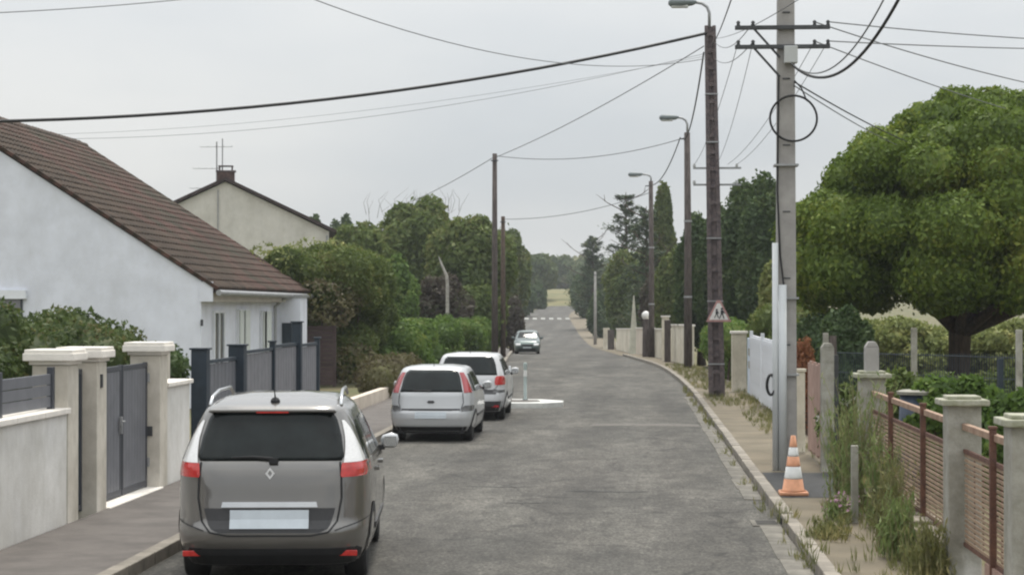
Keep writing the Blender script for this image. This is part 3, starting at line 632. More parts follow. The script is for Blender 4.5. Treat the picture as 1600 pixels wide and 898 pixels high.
class Shell:
    """a car body as a stack of rounded plan outlines: at height z it reaches from yr (tail) to yf (nose) and is 2w wide"""
    def __init__(s, prof, n=6.5):
        A = np.array(prof, float); zz = np.linspace(A[0, 0], A[-1, 0], 400); s.z0, s.z1 = A[0, 0], A[-1, 0]; s.zz = zz; s.n = n; k = np.hanning(13); k /= k.sum(); s.c = []
        for j in (1, 2, 3):
            q = np.interp(zz, A[:, 0], A[:, j]); s.c.append(np.convolve(np.pad(q, 6, 'edge'), k, 'valid'))
    def g(s, z): return tuple(float(np.interp(z, s.zz, c)) for c in s.c)
    def rear(s, x, z):
        yr, yf, w = s.g(z); q = min(abs(x) / w, .998); a = (yf - yr) / 2; return yr + a - a * (1 - q ** s.n) ** (1 / s.n)
    def front(s, x, z):
        yr, yf, w = s.g(z); q = min(abs(x) / w, .998); a = (yf - yr) / 2; return yr + a + a * (1 - q ** s.n) ** (1 / s.n)
    def side(s, y, z):
        yr, yf, w = s.g(z); a = (yf - yr) / 2; q = min(abs(y - yr - a) / a, .998); return w * (1 - q ** s.n) ** (1 / s.n)
    def body(s, levels=56, seg=72):
        m = MB(); zs = list(np.linspace(s.z0, s.z1, levels))
        for z in zs:
            yr, yf, w = s.g(z); a = (yf - yr) / 2
            for j in range(seg):
                # even spacing along the outline
                th = 2 * math.pi * (j + .5) / seg; c, q = math.cos(th), math.sin(th); e = 2 / s.n
                f = (abs(c) ** s.n + abs(q) ** s.n) ** (-1 / s.n)
                m.v.append((w * c * f, yr + a + a * q * f, z))
        for i in range(levels - 1):
            for j in range(seg): k = i * seg; m.f.append((k + j, k + (j + 1) % seg, k + seg + (j + 1) % seg, k + seg + j))
        m.f.append(tuple(range(seg))[::-1]); m.f.append(tuple(range((levels - 1) * seg, levels * seg)))
        return m
    def patch(s, rows, face='rear', off=.004, thick=.03, nx=14, nz=10):
        """a panel that follows the body: rows of (z, a, b); a..b runs across (rear/front) or along (side+/side-)"""
        A = np.array(rows, float); A = A[np.argsort(A[:, 0])]; m = MB(); 
        def pt(u, z, o):
            if face == 'rear': return (u, s.rear(u, z) - o, z)
            if face == 'front': return (u, s.front(u, z) + o, z)
            sg = 1 if face == 'side+' else -1; return (sg * (s.side(u, z) + o), u, z)
        zs = np.linspace(A[0, 0], A[-1, 0], nz + 1)
        for o in (off, off - thick):
            for z in zs:
                a, b = np.interp(z, A[:, 0], A[:, 1]), np.interp(z, A[:, 0], A[:, 2])
                for k in range(nx + 1): m.v.append(pt(a + (b - a) * k / nx, z, o))
        W, N = nx + 1, (nx + 1) * (nz + 1)
        for i in range(nz):
            for k in range(nx):
                q = i * W + k; m.f += [(q, q + 1, q + W + 1, q + W), (N + q, N + q + W, N + q + W + 1, N + q + 1)]
        for k in range(nx): q = nz * W + k; m.f += [(k, N + k, N + k + 1, k + 1), (q, q + 1, N + q + 1, N + q)]
        for i in range(nz): q = i * W; r_ = q + nx; m.f += [(q, q + W, N + q + W, N + q), (r_, N + r_, N + r_ + W, r_ + W)]
        return m
def mirrored(rows): return [(z, -b, -a) for z, a, b in rows]
def car_common(car, S, axle, r, w_at, glass_rows, mirror_at, paint, mirror_mat=None):
    for y in axle:
        for sd in (1, -1):
            wheel_parts(car, sd * (w_at - .165), y, r, sd)
            m = MB(); n = 18                        # dark arch lip round the wheel
            for k in range(n + 1):
                a = math.pi * (k / n * 1.16 - .08)
                for q in (r * .9, r * 1.16):
                    yy, z = y + q * math.cos(a), max(S.z0 + .005, r + q * math.sin(a)); m.v.append((sd * (S.side(yy, z) + .006), yy, z))
            for k in range(n): m.f.append((2 * k, 2 * k + 1, 2 * k + 3, 2 * k + 2))
            m.build('wheel_arch', 'car_black', car)
    for face in ('side+', 'side-'):
        for rows in glass_rows: S.patch(rows, face, .004, .02, 10, 6).build('side_window', 'car_glass', car, smooth=False)
    my, mz = mirror_at; my -= .0
    for sd in (1, -1):
        x = S.side(my, mz) - .035; h = MB().tube([(sd * (x + .05), my, mz + .05), (sd * (x + .08), my, mz + .06), (sd * (x + .16), my, mz + .07), (sd * (x + .215), my, mz + .065), (sd * (x + .235), my, mz + .06)], [.03, .068, .082, .068, .02], 12, True, .62).build('door_mirror', mirror_mat or paint, car, smooth=True)
        MB().box((sd * (x + .04), my + .01, mz), (.10, .06, .05)).build('mirror_arm', 'car_black', h)
        MB().box((sd * (x + .15), my - .05, mz + .065), (.13, .008, .10)).build('mirror_glass', 'chrome', h)
    MB().box((0, (axle[0] + axle[1]) / 2, .26), (w_at * 1.5, (axle[1] - axle[0]) + .9, .2)).build('underbody', 'car_black', car)
def seam(S, pts, face, wid=.012, off=.003):
    m = MB()
    for i, (a, z) in enumerate(pts):
        q0 = pts[max(i - 1, 0)]; q1 = pts[min(i + 1, len(pts) - 1)]; d = Vector((q1[0] - q0[0], q1[1] - q0[1])).normalized(); n = Vector((-d.y, d.x)) * wid / 2
        for sg in (-1, 1):
            u, zz = a + n.x * sg, z + n.y * sg
            m.v.append((u, S.rear(u, zz) - off, zz) if face == 'rear' else ((1 if face == 'side+' else -1) * (S.side(u, zz) + off), u, zz))
    for i in range(len(pts) - 1): m.f.append((2 * i, 2 * i + 1, 2 * i + 3, 2 * i + 2))
    return m
def dens(pts, n=6):
    o = []
    for a, b in zip(pts, pts[1:]): o += [(a[0] + (b[0] - a[0]) * k / n, a[1] + (b[1] - a[1]) * k / n) for k in range(n)]
    return o + [pts[-1]]

# --- the grey people carrier in front
c1 = thing('grey_minivan', 'dark grey metallic people carrier with roof rails, nearest of the parked cars', 'car', P(-3.30, 17.4), R(5.2), 'cars parked along the left kerb')
S1 = Shell([(.20, .16, 4.40, .84), (.30, .05, 4.50, .89), (.42, .0, 4.55, .915), (.52, .0, 4.56, .92), (.60, .045, 4.55, .922), (.80, .075, 4.46, .922), (.92, .09, 4.30, .918), (1.0, .105, 3.95, .912), (1.06, .12, 3.50, .90), (1.12, .145, 3.28, .882), (1.30, .25, 2.98, .81), (1.46, .345, 2.70, .735), (1.54, .37, 2.55, .69), (1.58, .38, 2.48, .66), (1.61, .48, 2.38, .625), (1.64, .66, 2.25, .585), (1.665, .88, 2.1, .53), (1.682, 1.1, 1.9, .45), (1.69, 1.3, 1.7, .25)])
S1.body().build('body', 'car_grey', c1, smooth=True)
tg = S1.patch([(1.13, -.655, .655), (1.16, -.675, .675), (1.34, -.645, .645), (1.50, -.595, .595), (1.55, -.55, .55)], 'rear', .005, .03, 22, 12).build('rear_window', 'car_glass', c1, smooth=True)
w_ = MB().tube([(.02, S1.rear(0, 1.15) - .035, 1.15), (-.16, S1.rear(.16, 1.165) - .035, 1.165), (-.36, S1.rear(.36, 1.165) - .03, 1.16)], [.016, .013, .007], 6).box((.03, S1.rear(0, 1.12) - .012, 1.13), (.08, .05, .05)).build('wiper', 'car_black', c1)
MB().prism([(-.6, 1.55), (.6, 1.55), (.585, 1.582), (-.585, 1.582)], 'y', S1.rear(.2, 1.57) - .05, S1.rear(.2, 1.57) + .1).build('spoiler', 'car_grey', c1, .015)
MB().box((0, S1.rear(0, 1.56) - .035, 1.553), (.3, .02, .014)).build('brake_lamp', 'light_red', c1)
for sd in (1, -1):
    mr = (lambda q: q) if sd > 0 else mirrored
    lt = S1.patch(mr([(.985, .655, .87), (1.0, .645, .905), (1.095, .655, .885), (1.11, .66, .868)]), 'rear', .012, .04, 10, 6).build('tail_light', 'light_red', c1, smooth=False)
    S1.patch(mr([(1.112, .672, .866), (1.2, .683, .825), (1.32, .678, .766), (1.42, .655, .708), (1.475, .638, .66)]), 'rear', .010, .04, 8, 10).build('clear_lens', 'light_clear', lt)
    MB().box((sd * .70, S1.rear(.7, .31) - .006, .31), (.20, .03, .05)).build('reflector', 'light_red', c1, .006)
    m = MB().tube([(sd * .62, .68, 1.60), (sd * .615, .80, 1.67), (sd * .60, 1.2, 1.715), (sd * .585, 2.0, 1.712), (sd * .585, 2.3, 1.64)], .017, 8).build('roof_rail', 'chrome', c1, smooth=True)
# tailgate outline, bumper step, plate recess and trim
ol = dens([(-.64, 1.12), (-.655, .98), (-.66, .80), (-.62, .60), (-.54, .505), (-.38, .475), (.38, .475), (.54, .505), (.62, .60), (.66, .80), (.655, .98), (.64, 1.12)])
seam(S1, ol, 'rear', .016, .003).build('tailgate_seam', 'car_black', c1)
S1.patch([(.50, -.46, .46), (.545, -.55, .55), (.70, -.60, .60), (.715, -.60, .60)], 'rear', .004, .02, 20, 6).build('plate_recess', 'car_trim', c1)
S1.patch([(.725, -.44, .44), (.772, -.43, .43)], 'rear', .022, .04, 20, 2).build('tailgate_handle', 'chrome', c1)
S1.patch([(.54, -.36, .36), (.70, -.36, .36)], 'rear', .016, .02, 12, 2).build('number_plate', 'plate', c1)
yb = S1.rear(0, 1.02) - .014
bd = MB(); od, idm = [(0, -.052), (.043, 0), (0, .052), (-.043, 0)], [(0, -.028), (.021, 0), (0, .028), (-.021, 0)]
for yy in (yb, yb + .02): bd.v += [(x, yy, 1.02 + z) for x, z in od] + [(x, yy, 1.02 + z) for x, z in idm]
for k in range(4):
    k1 = (k + 1) % 4; bd.f += [(k, k1, 4 + k1, 4 + k), (8 + k, 12 + k, 12 + k1, 8 + k1), (k, 8 + k, 8 + k1, k1), (4 + k, 4 + k1, 12 + k1, 12 + k)]
bd.build('badge', 'light_clear', c1)
S1.patch([(.205, -.80, .80), (.345, -.84, .84), (.36, -.80, .80)], 'rear', .006, .03, 24, 5).build('lower_bumper', 'car_black', c1)
seam(S1, dens([(-.9, .60), (-.68, .545), (-.60, .52)]), 'rear', .01).build('bumper_seam', 'car_black', c1)
seam(S1, dens([(.9, .60), (.68, .545), (.60, .52)]), 'rear', .01).build('bumper_seam', 'car_black', c1)
MB().tube([(0, .62, 1.635), (0, .62, 1.66), (0, .50, 1.77)], [.02, .008, .003], 6).lathe([(.045, 0), (.045, .02), (.03, .04), (.01, .05)], 10, (0, .62, 1.628)).build('aerial', 'car_black', c1)
for f in ('side+', 'side-'):
    for y in (1.35, 2.2, 3.2): seam(S1, dens([(y, .32), (y + .02, .8), (y - .02, 1.1)], 5), f).build('door_seam', 'car_black', c1)
    for y in (1.55, 2.45): S1.patch([(.93, y, y + .18), (.96, y, y + .18)], f, .03, .03, 4, 2).build('door_handle', 'car_grey', c1)
    S1.patch([(.40, 1.3, 3.1), (.46, 1.3, 3.1)], f, .012, .03, 6, 2).build('side_strip', 'car_trim', c1)
S1.patch([(1.13, -.7, .7), (1.5, -.6, .6), (1.56, -.5, .5)], 'front', .004, .02, 14, 8).build('windscreen', 'car_glass', c1)
car_common(c1, S1, (.88, 3.62), .325, .92, [[(1.12, .52, 1.25), (1.44, .72, 1.25), (1.46, .78, 1.25)], [(1.11, 1.32, 2.15), (1.47, 1.32, 2.08)], [(1.11, 2.22, 3.1), (1.46, 2.15, 2.45)]], (2.95, 1.05), 'car_grey', 'car_silver')
c1.scale = (1, 1, 1.03)


# --- hatchbacks
def hatch(name, label, loc, rz, paint, kind, sc=1.0, group='cars parked along the left kerb'):
    c = thing(name, label, 'car', loc, rz, group)
    if kind == 'small':
        prof = [(.20, .14, 3.70, .74), (.30, .03, 3.78, .79), (.45, .0, 3.82, .82), (.56, .01, 3.80, .823), (.62, .05, 3.78, .823), (.80, .09, 3.62, .82), (.88, .105, 3.30, .81), (.94, .13, 2.95, .80), (1.02, .18, 2.78, .77), (1.2, .30, 2.52, .70), (1.32, .39, 2.3, .645), (1.38, .47, 2.12, .60), (1.415, .62, 1.95, .52), (1.43, .9, 1.7, .3)]
    else:
        prof = [(.20, .14, 4.05, .75), (.32, .02, 4.15, .81), (.48, .0, 4.20, .84), (.60, .02, 4.18, .845), (.66, .07, 4.15, .845), (.84, .10, 3.95, .84), (.92, .115, 3.55, .83), (.98, .14, 3.05, .82), (1.08, .19, 2.85, .79), (1.28, .31, 2.52, .72), (1.40, .38, 2.3, .665), (1.46, .43, 2.16, .62), (1.495, .58, 2.0, .54), (1.51, .9, 1.7, .3)]
    S = Shell(prof); S.body(44, 60).build('body', paint, c, smooth=True)
    if kind == 'small':
        S.patch([(.945, -.60, .60), (1.2, -.545, .545), (1.33, -.49, .49), (1.355, -.44, .44)], 'rear', .004, .03, 18, 9).build('rear_window', 'car_glass', c, smooth=True)
        for sd in (1, -1):
            mr = (lambda q: q) if sd > 0 else mirrored
            S.patch(mr([(.93, .625, .775), (1.05, .60, .725), (1.2, .56, .66), (1.31, .515, .59)]), 'rear', .008, .03, 6, 8).build('tail_light', 'light_red_dark', c)
            S.patch(mr([(.585, .58, .79), (.66, .60, .80), (.69, .64, .79)]), 'rear', .008, .03, 6, 4).build('bumper_lamp', 'light_smoke', c)
        S.patch([(.60, -.55, .55), (.635, -.56, .56)], 'rear', .005, .02, 16, 2).build('trim_strip', 'car_trim', c)
        S.patch([(.45, -.30, .30), (.575, -.30, .30)], 'rear', .012, .02, 10, 2).build('number_plate', 'plate', c)
        S.patch([(.735, -.045, .045), (.76, -.075, .075), (.785, -.045, .045)], 'rear', .012, .02, 6, 4).build('badge', 'car_trim', c)
        S.patch([(.21, -.70, .70), (.29, -.74, .74)], 'rear', .006, .03, 18, 3).build('lower_bumper', 'car_black', c)
        hl = [(-.60, .93), (-.62, .75), (-.57, .60), (.57, .60), (.62, .75), (.60, .93)]; ax, r, w = (.62, 3.1), .285, .82
        gl = [[(.95, .42, .95), (1.28, .6, .95)], [(.94, 1.02, 1.85), (1.30, 1.02, 1.78)], [(.94, 1.92, 2.62), (1.28, 1.85, 2.15)]]; ma = (2.55, .92)
    else:
        S.patch([(1.02, -.64, .64), (1.25, -.60, .60), (1.40, -.545, .545), (1.43, -.50, .50)], 'rear', .004, .03, 18, 9).build('rear_window', 'car_glass', c, smooth=True)
        for sd in (1, -1):
            mr = (lambda q: q) if sd > 0 else mirrored
            S.patch(mr([(.80, .60, .80), (.87, .585, .81), (.97, .60, .795), (1.0, .63, .77)]), 'rear', .010, .03, 7, 6).build('tail_light', 'light_red', c)
            S.patch(mr([(.63, .55, .80), (.69, .56, .80)]), 'rear', .009, .03, 6, 2).build('bumper_lamp', 'light_smoke', c)
            MB().box((sd * .60, S.rear(.6, .33) - .004, .33), (.18, .03, .05)).build('reflector', 'light_red_dark', c)
        S.patch([(.60, -.62, .62), (.70, -.64, .64)], 'rear', .006, .02, 16, 2).build('trim_strip', 'car_trim', c)
        S.patch([(.735, -.28, .28), (.85, -.28, .28)], 'rear', .012, .02, 10, 2).build('number_plate', 'plate', c)
        S.patch([(.90, -.05, .05), (.93, -.05, .05)], 'rear', .012, .02, 4, 2).build('badge', 'chrome', c)
        S.patch([(.21, -.72, .72), (.44, -.76, .76)], 'rear', .006, .03, 18, 4).build('lower_bumper', 'car_trim', c)
        hl = [(-.64, 1.0), (-.66, .8), (-.6, .71), (.6, .71), (.66, .8), (.64, 1.0)]; ax, r, w = (.72, 3.35), .30, .84
        gl = [[(1.01, .45, 1.1), (1.36, .6, 1.1)], [(1.0, 1.18, 2.0), (1.38, 1.18, 1.93)], [(1.0, 2.08, 2.8), (1.36, 2.0, 2.3)]]; ma = (2.7, .97)
    seam(S, dens(hl), 'rear', .012).build('tailgate_seam', 'car_black', c)
    zb = hl[0][1]; MB().tube([(.0, S.rear(0, zb + .04) - .03, zb + .04), (-.34, S.rear(.34, zb + .05) - .03, zb + .05)], [.014, .007], 6).build('wiper', 'car_black', c)
    MB().tube([(0, .75, S.z1 - .03), (0, .62, S.z1 + .1)], [.008, .003], 5).build('aerial', 'car_black', c)
    for f in ('side+', 'side-'):
        for y in (1.0, 1.9, 2.7): seam(S, dens([(y, .30), (y + .02, .7), (y, .92)], 4), f).build('door_seam', 'car_black', c)
        S.patch([(.45, ax[0] + .4, ax[1] - .4), (.50, ax[0] + .4, ax[1] - .4)], f, .012, .03, 6, 2).build('side_strip', 'car_trim', c)
    zf = hl[0][1] + .02; S.patch([(zf, -.62, .62), (S.z1 - .14, -.52, .52), (S.z1 - .09, -.45, .45)], 'front', .004, .02, 14, 8).build('windscreen', 'car_glass', c)
    S.patch([(.52, -.32, .32), (.66, -.36, .36)], 'front', .006, .02, 12, 3).build('grille', 'car_black', c)
    S.patch([(.24, -.5, .5), (.40, -.55, .55)], 'front', .006, .02, 12, 3).build('front_intake', 'car_black', c)
    S.patch([(.40, -.26, .26), (.50, -.26, .26)], 'front', .012, .02, 8, 2).build('front_plate', 'plate', c)
    for a, b in ((.42, .72), (-.72, -.42)): S.patch([(.58, a, b), (.72, a, b)], 'front', .008, .02, 6, 4).build('headlight', 'light_clear', c)
    car_common(c, S, ax, r, w, gl, ma, paint)
    return c
hatch('white_hatchback', 'small white hatchback with dark pillar lights, second of the parked cars', P(-3.78, 36.2), R(.3), 'car_silver', 'small')
hatch('white_estate', 'white hatchback with red side lights parked behind the traffic island', P(-3.63, 42.9), R(.6), 'car_white', 'big')
fc = P(-3.75, 124.5); hatch('distant_car', 'distant dark green car facing the camera beyond the parked cars', fc, R(182.6), 'car_green', 'big')

# ------------------------------------------------------------------ right boundary, near to far
SF = 3.02
def cpillar(label, t, s=SF, w=.30, h=1.60, stub=0.0):
    p = thing('concrete_pillar', label, 'pillar', (s, t, .1), 0, 'white concrete pillars of the rusty fence')
    MB().box((0, 0, h / 2 - .05), (w, w, h + .1)).build('shaft', 'concrete_post', p, .012)
    MB().box((0, 0, h + .015), (w + .13, w + .13, .055)).prism([(-w / 2, -w / 2), (w / 2, -w / 2), (w / 2, w / 2), (-w / 2, w / 2)], 'z', h + .04, h + .075).build('cap', 'concrete_cap', p, .012)
    if stub: MB().box((0, 0, h + .05 + stub / 2), (.17, .17, stub)).prism([(-.085, h + .05 + stub), (.085, h + .05 + stub), (.04, h + .12 + stub), (-.04, h + .12 + stub)], 'y', -.085, .085).build('stub_post', 'concrete_pole', p, .01)
    return p
cpillar('white concrete pillar at the right edge of the picture, nearest the camera', 14.75, w=.34)
cpillar('white concrete pillar with mossy cap in the middle of the rusty fence', 17.75)
cpillar('concrete pillar topped by a stub post, behind the tall weeds', 24.35, w=.32, stub=.32)
slat_me = {}
def rust_fence(label, t0, t1, posts, group):
    f = thing('rusty_fence', label, 'fence', (SF, t0, 0), 0, group); L = t1 - t0
    MB().box((0, L / 2, 1.50), (.055, L, .06)).build('top_rail', 'rust_rail', f, .006)
    MB().box((0, L / 2, 1.28), (.03, L, .035)).build('rail', 'rust', f)
    MB().box((0, L / 2, .44), (.03, L, .035)).build('rail', 'rust', f)
    for t in posts: MB().box((-.03, t - t0, .95), (.055, .05, 1.26)).box((-.03, t - t0, 1.585), (.07, .066, .025)).build('post', 'rust', f, .005)
    k = round(L, 3)
    n = 18; me = MB().box((0, 0, 0), (.014, L - .02, .024)).mesh('slat', 'rust_slat')
    for i in range(n): inst(me, 'slat', f, (0, L / 2, .475 + i * .0452 + rnd.uniform(-.001, .001)), (rnd.uniform(-.0005, .0005), rnd.uniform(-.05, .05), 0))
    for i in range(int(L / .42)): MB().box((.018, .2 + i * .42, .86), (.012, .02, .86)).build('stay', 'rust', f)
    return f
rust_fence('rusty slatted iron fence between the two nearest white pillars', 14.92, 17.6, (16.1,), 'rusty fence bays')
rust_fence('rusty slatted iron fence between the mossy-capped pillar and the weeds', 17.9, 24.19, (19.9, 22.35), 'rusty fence bays')
MB_ = MB().box((-.03, .55, .62), (.012, .16, .62)).build('rusted_panel', 'rust', bpy.data.objects['rusty_fence']); MB().box((-.035, .28, .28), (.02, 2.4, .30)).build('kick_plate', 'gate_pink', bpy.data.objects['rusty_fence'])
ls = thing('rubble_wall', 'crumbling low stone wall under the rusty fence', 'wall', (SF, 17.9, 0))
MB().box((0, 3.14, .17), (.2, 6.28, .34)).build('wall_core', 'stone_low', ls)
for rw in range(3):
    y = rw * .1
    while y < 6.1:
        w = rnd.uniform(.16, .36); MB().box((-.11 + rnd.uniform(-.015, .015), y + w / 2, .07 + rw * .135 + rnd.uniform(-.01, .01)), (.09 + rnd.uniform(0, .04), w - .025, .115)).build('stone', 'stone_low', ls, .02); y += w
y = 0
while y < 6.1:
    w = rnd.uniform(.2, .45); MB().box((-.03 + rnd.uniform(-.03, .03), y + w / 2, .39 + rnd.uniform(-.015, .03)), (.34 + rnd.uniform(-.05, .05), w - .02, .075)).build('capstone', 'stone_low', ls, .018); y += w
# green-grey concrete post, pink gate, thin cream post
gp = thing('concrete_gatepost', 'tall square grey concrete gatepost beside the pinkish gate', 'post', (2.93, 28.9, .1))
MB().box((0, 0, .93), (.19, .19, 1.86)).prism([(-.095, 1.86), (.095, 1.86), (.05, 1.93), (-.05, 1.93)], 'y', -.095, .095).build('shaft', 'concrete_post', gp, .01)
MB().box((.135, .05, .9), (.07, .1, 1.7)).build('dark_side_strip', 'steel_dark', gp)  # dark strip stands in for the unlit right side of the post
pg = thing('pink_gate', 'weathered pinkish timber gate next to the concrete gatepost', 'gate', (2.95, 29.1, .14))
for i in range(9): MB().box((0, .2 + i * .33, .78 + (.04 if i % 2 else 0)), (.03, .318, 1.45)).build('board', 'gate_pink', pg, .006)
for z in (.35, 1.25): MB().box((.03, 1.5, z), (.03, 2.9, .09)).build('rail', 'gate_pink', pg)
for z in (.62, 1.32): MB().box((-.02, .35, z), (.02, .22, .10)).build('hinge', 'rust', pg)
cp = thing('cream_post', 'slim cream concrete post at the far end of the pinkish gate', 'post', (2.86, 32.6, .12))
MB().box((0, 0, .68), (.14, .14, 1.36)).box((0, 0, 1.38), (.18, .18, .05)).build('shaft', 'wall_cream', cp, .008)
wf = thing('wooden_post', 'dark weathered wooden post behind the pinkish gate', 'post', (3.6, 34.5, .05)); MB().tube([(0, 0, 0), (.01, 0, 1.0), (0, .01, 2.0)], [.08, .075, .065], 8).build('shaft', 'wood_pole', wf)
# long white picket gate
wg = thing('white_slat_gate', 'long white slatted gate with top rail behind the concrete pole', 'gate', (3.25, 43.2, .1))
for z, h in ((1.62, .12), (1.02, .07), (.30, .09)): MB().box((.05, 4.4, z), (.05, 8.8, h)).build('rail', 'gate_white', wg, .008)
pk = MB().box((0, 0, .86), (.035, .12, 1.55)).mesh('picket', 'gate_white', .006)
for i in range(23): inst(pk, 'picket', wg, (-.01, .15 + i * .382, 0))
for y in (.02, 4.4, 8.8): MB().box((.0, y, .9), (.09, .1, 1.8)).build('post', 'gate_white', wg, .008)
bg_ = thing('blue_white_door_gate', 'pale blue-white pedestrian gate with two dark panes beside the cream pillar', 'gate', (3.3, 52.5, .1))
MB().box((0, .9, .8), (.05, 1.7, 1.55)).build('panel', 'gate_blue', bg_, .01)
for z in (.85, 1.2): MB().box((-.03, .8, z), (.02, .55, .2)).build('pane', 'window_dark', bg_)
kp = thing('cream_wall_pillar', 'cream rendered pillar between the dark lattice pole and the pale blue gate', 'pillar', (3.12, 55.6, .1)); MB().box((0, 0, .84), (.42, .42, 1.68)).build('shaft', 'wall_cream', kp, .012); MB().box((0, 0, 1.71), (.5, .5, .07)).build('cap', 'cap_cream', kp, .01)
# far run of cream walls
def far_wall(label, t0, t1, h, mat, s=2.9):
    m = MB(); n = max(2, int((t1 - t0) / 4) + 1); ts = np.linspace(t0, t1, n)
    for t in ts:
        for ds, z in ((0, -.2), (0, h), (.2, h), (.2, -.2)): m.v.append(tuple(P(s + ds, t, z)))
    for i in range(n - 1):
        for k in range(4): a, b = 4 * i + k, 4 * i + (k + 1) % 4; m.f.append((a, b, b + 4, a + 4))
    m.f += [(0, 1, 2, 3), (4 * n - 4, 4 * n - 1, 4 * n - 2, 4 * n - 3)]
    w = thing('garden_wall', label, 'wall', (0, 0, 0), 0, 'cream garden walls along the right pavement'); m.build('wall_body', mat, w)
    c = MB()
    for t in ts:
        for ds, z in ((-.05, h), (-.05, h + .07), (.25, h + .07), (.25, h)): c.v.append(tuple(P(s + ds, t, z)))
    for i in range(n - 1):
        for k in range(4): a, b = 4 * i + k, 4 * i + (k + 1) % 4; c.f.append((a, b, b + 4, a + 4))
    c.f += [(0, 1, 2, 3), (4 * n - 4, 4 * n - 1, 4 * n - 2, 4 * n - 3)]; c.build('coping', 'cap_cream', w); return w
far_wall('cream garden wall between the tall cream pillar and the slim lamp pole', 78, 89, 1.75, 'wall_cream')
far_wall('cream garden wall between the globe lamp and the tall cream pillar', 91, 102, 1.55, 'wall_cream')
far_wall('pinkish garden wall between the obelisk and the globe lamp', 104, 118, 1.6, 'wall_pinkish')
far_wall('farthest cream garden wall, beyond the pointed obelisk', 121, 144, 1.55, 'wall_cream')
def post(name, label, cat, s, t, w, h, mat, cap=None):
    q = thing(name, label, cat, P(s, t)); MB().box((0, 0, h / 2 - .1), (w, w, h + .2)).build('shaft', mat, q, .012)
    if cap: MB().box((0, 0, h + .03), (w + .1, w + .1, .06)).build('cap', cap, q)
    return q
post('cream_wall_pillar', 'tall cream gate pillar at the start of the far garden walls', 'pillar', 2.7, 90, .34, 2.15, 'wall_cream', 'cap_cream')
post('gatepost_and_dark_gap', 'dark timber gatepost beside the tall cream gate pillar', 'post', 2.55, 86.5, .28, 2.0, 'wood_pole')
post('white_post', 'short white post at the far end of the garden walls', 'post', 2.4, 150, .5, 1.65, 'wall_cream')
post('gatepost_and_dark_gap', 'dark block standing in for the dark gap at the end of the farthest cream wall', 'post', 2.6, 146.5, .5, 1.5, 'wood_pole')  # solid dark block put where there is only a dark gap
ob = thing('obelisk', 'slender pale pointed obelisk rising from the garden wall', 'obelisk', P(2.85, 119.5)); MB().prism([(-.34, -.2), (.34, -.2), (.03, 3.65), (-.03, 3.65)], 'y', -.2, .2).build('shaft', 'obelisk', ob, .02)
gl = thing('globe_lamp', 'white globe on a dark post by the far garden wall', 'lamp', P(2.5, 101.5)); MB().tube([(0, 0, 0), (0, 0, 2.1)], [.2, .17], 8).build('post', 'wood_pole', gl); MB().lathe([(.05, 0), (.18, .08), (.24, .24), (.18, .4), (.04, .48)], 14, (0, 0, 2.05)).build('globe', 'globe', gl, smooth=True)
# traffic cone
tcn = thing('traffic_cone', 'orange and white striped traffic cone beside the concrete pole', 'cone', P(2.12, 25.25, .126))
MB().box((0, 0, .025), (.37, .37, .05)).build('base', 'cone_orange', tcn, .02)
rr = lambda z: .145 - .115 * (z - .05) / .72
zb = [(.05, .21, 'cone_orange'), (.21, .37, 'cone_white'), (.37, .50, 'cone_orange'), (.50, .62, 'cone_white'), (.62, .77, 'cone_orange')]
for i, (a, b, mt) in enumerate(zb): MB().lathe([(rr(a) + (.03 if i == 0 else 0), a), (rr(a + .02), a + .02), (rr(b), b)], 20, (0, 0, 0)).build('white_band' if 'white' in mt else 'orange_band', mt, tcn, smooth=True)
# bollard on the island
bo = thing('bollard', 'pale slim bollard on the white traffic island', 'bollard', P(-2.72, 49.7, .13)); MB().lathe([(.07, 0), (.07, .04), (.042, .05), (.042, .82), (.05, .85), (.05, .93), (.04, .97), (.01, .98)], 14).build('shaft', 'bollard', bo, smooth=True); MB().lathe([(.046, .62), (.046, .78)], 14).build('reflective_band', 'cone_white', bo)
bo2 = thing('reflection_strip', 'thin white strip standing in for a reflection on the white hatchback with red side lights', 'post', P(-3.1, 49.3, .13)); MB().box((0, 0, .45), (.05, .05, .9)).build('shaft', 'gate_white', bo2, .01)  # white upright built in place of a reflection on the car
# garden fence of wire and posts behind the rusty fence
gf = thing('wire_garden_fence', 'thin dark green wire fence with posts across the garden', 'fence', (0, 0, 0))
for px, py, d in ((1428, 512, 34.0), (1592, 515, 32.0), (1290, 520, 36.0)):
    q = at(px, py, d); MB().box((q.x, q.y, q.z / 2), (.1, .1, q.z)).build('post', 'concrete_post', gf, .01)
q = at(1563, 560, 25.5); MB().box((q.x, q.y, q.z / 2), (.07, .07, q.z)).build('post', 'fence_navy', gf)
A, B_ = at(1290, 550, 36), at(1640, 553, 31.6); ww = MB()
for i in range(95):
    q = A.lerp(B_, i / 94); ww.tube([(q.x, q.y, .1), (q.x, q.y, q.z)], .006, 4, False)
for z in (.25, .6, 1.0, 1.35, A.z): ww.tube([(A.x, A.y, z), (B_.x, B_.y, z)], .008, 4, False)
ww.build('wire_mesh', 'fence_navy', gf)
bn = thing('garden_bin', 'dark blue barrel with pale lid behind the rusty fence', 'barrel', (3.75, 25.4, .18)); MB().lathe([(.22, 0), (.26, .3), (.26, .6), (.23, 1.25)], 18).build('barrel_body', 'bin_blue', bn, smooth=True); MB().lathe([(.27, 1.25), (.28, 1.29), (.2, 1.31)], 18).build('lid', 'concrete_post', bn)
bw = thing('concrete_step_wall', 'low grey concrete plinth in the open gateway beside the weeds', 'wall', (2.95, 25, 0)); MB().box((.15, 1.6, .22), (.16, 2.9, .44)).build('plinth', 'concrete_post', bw, .01)

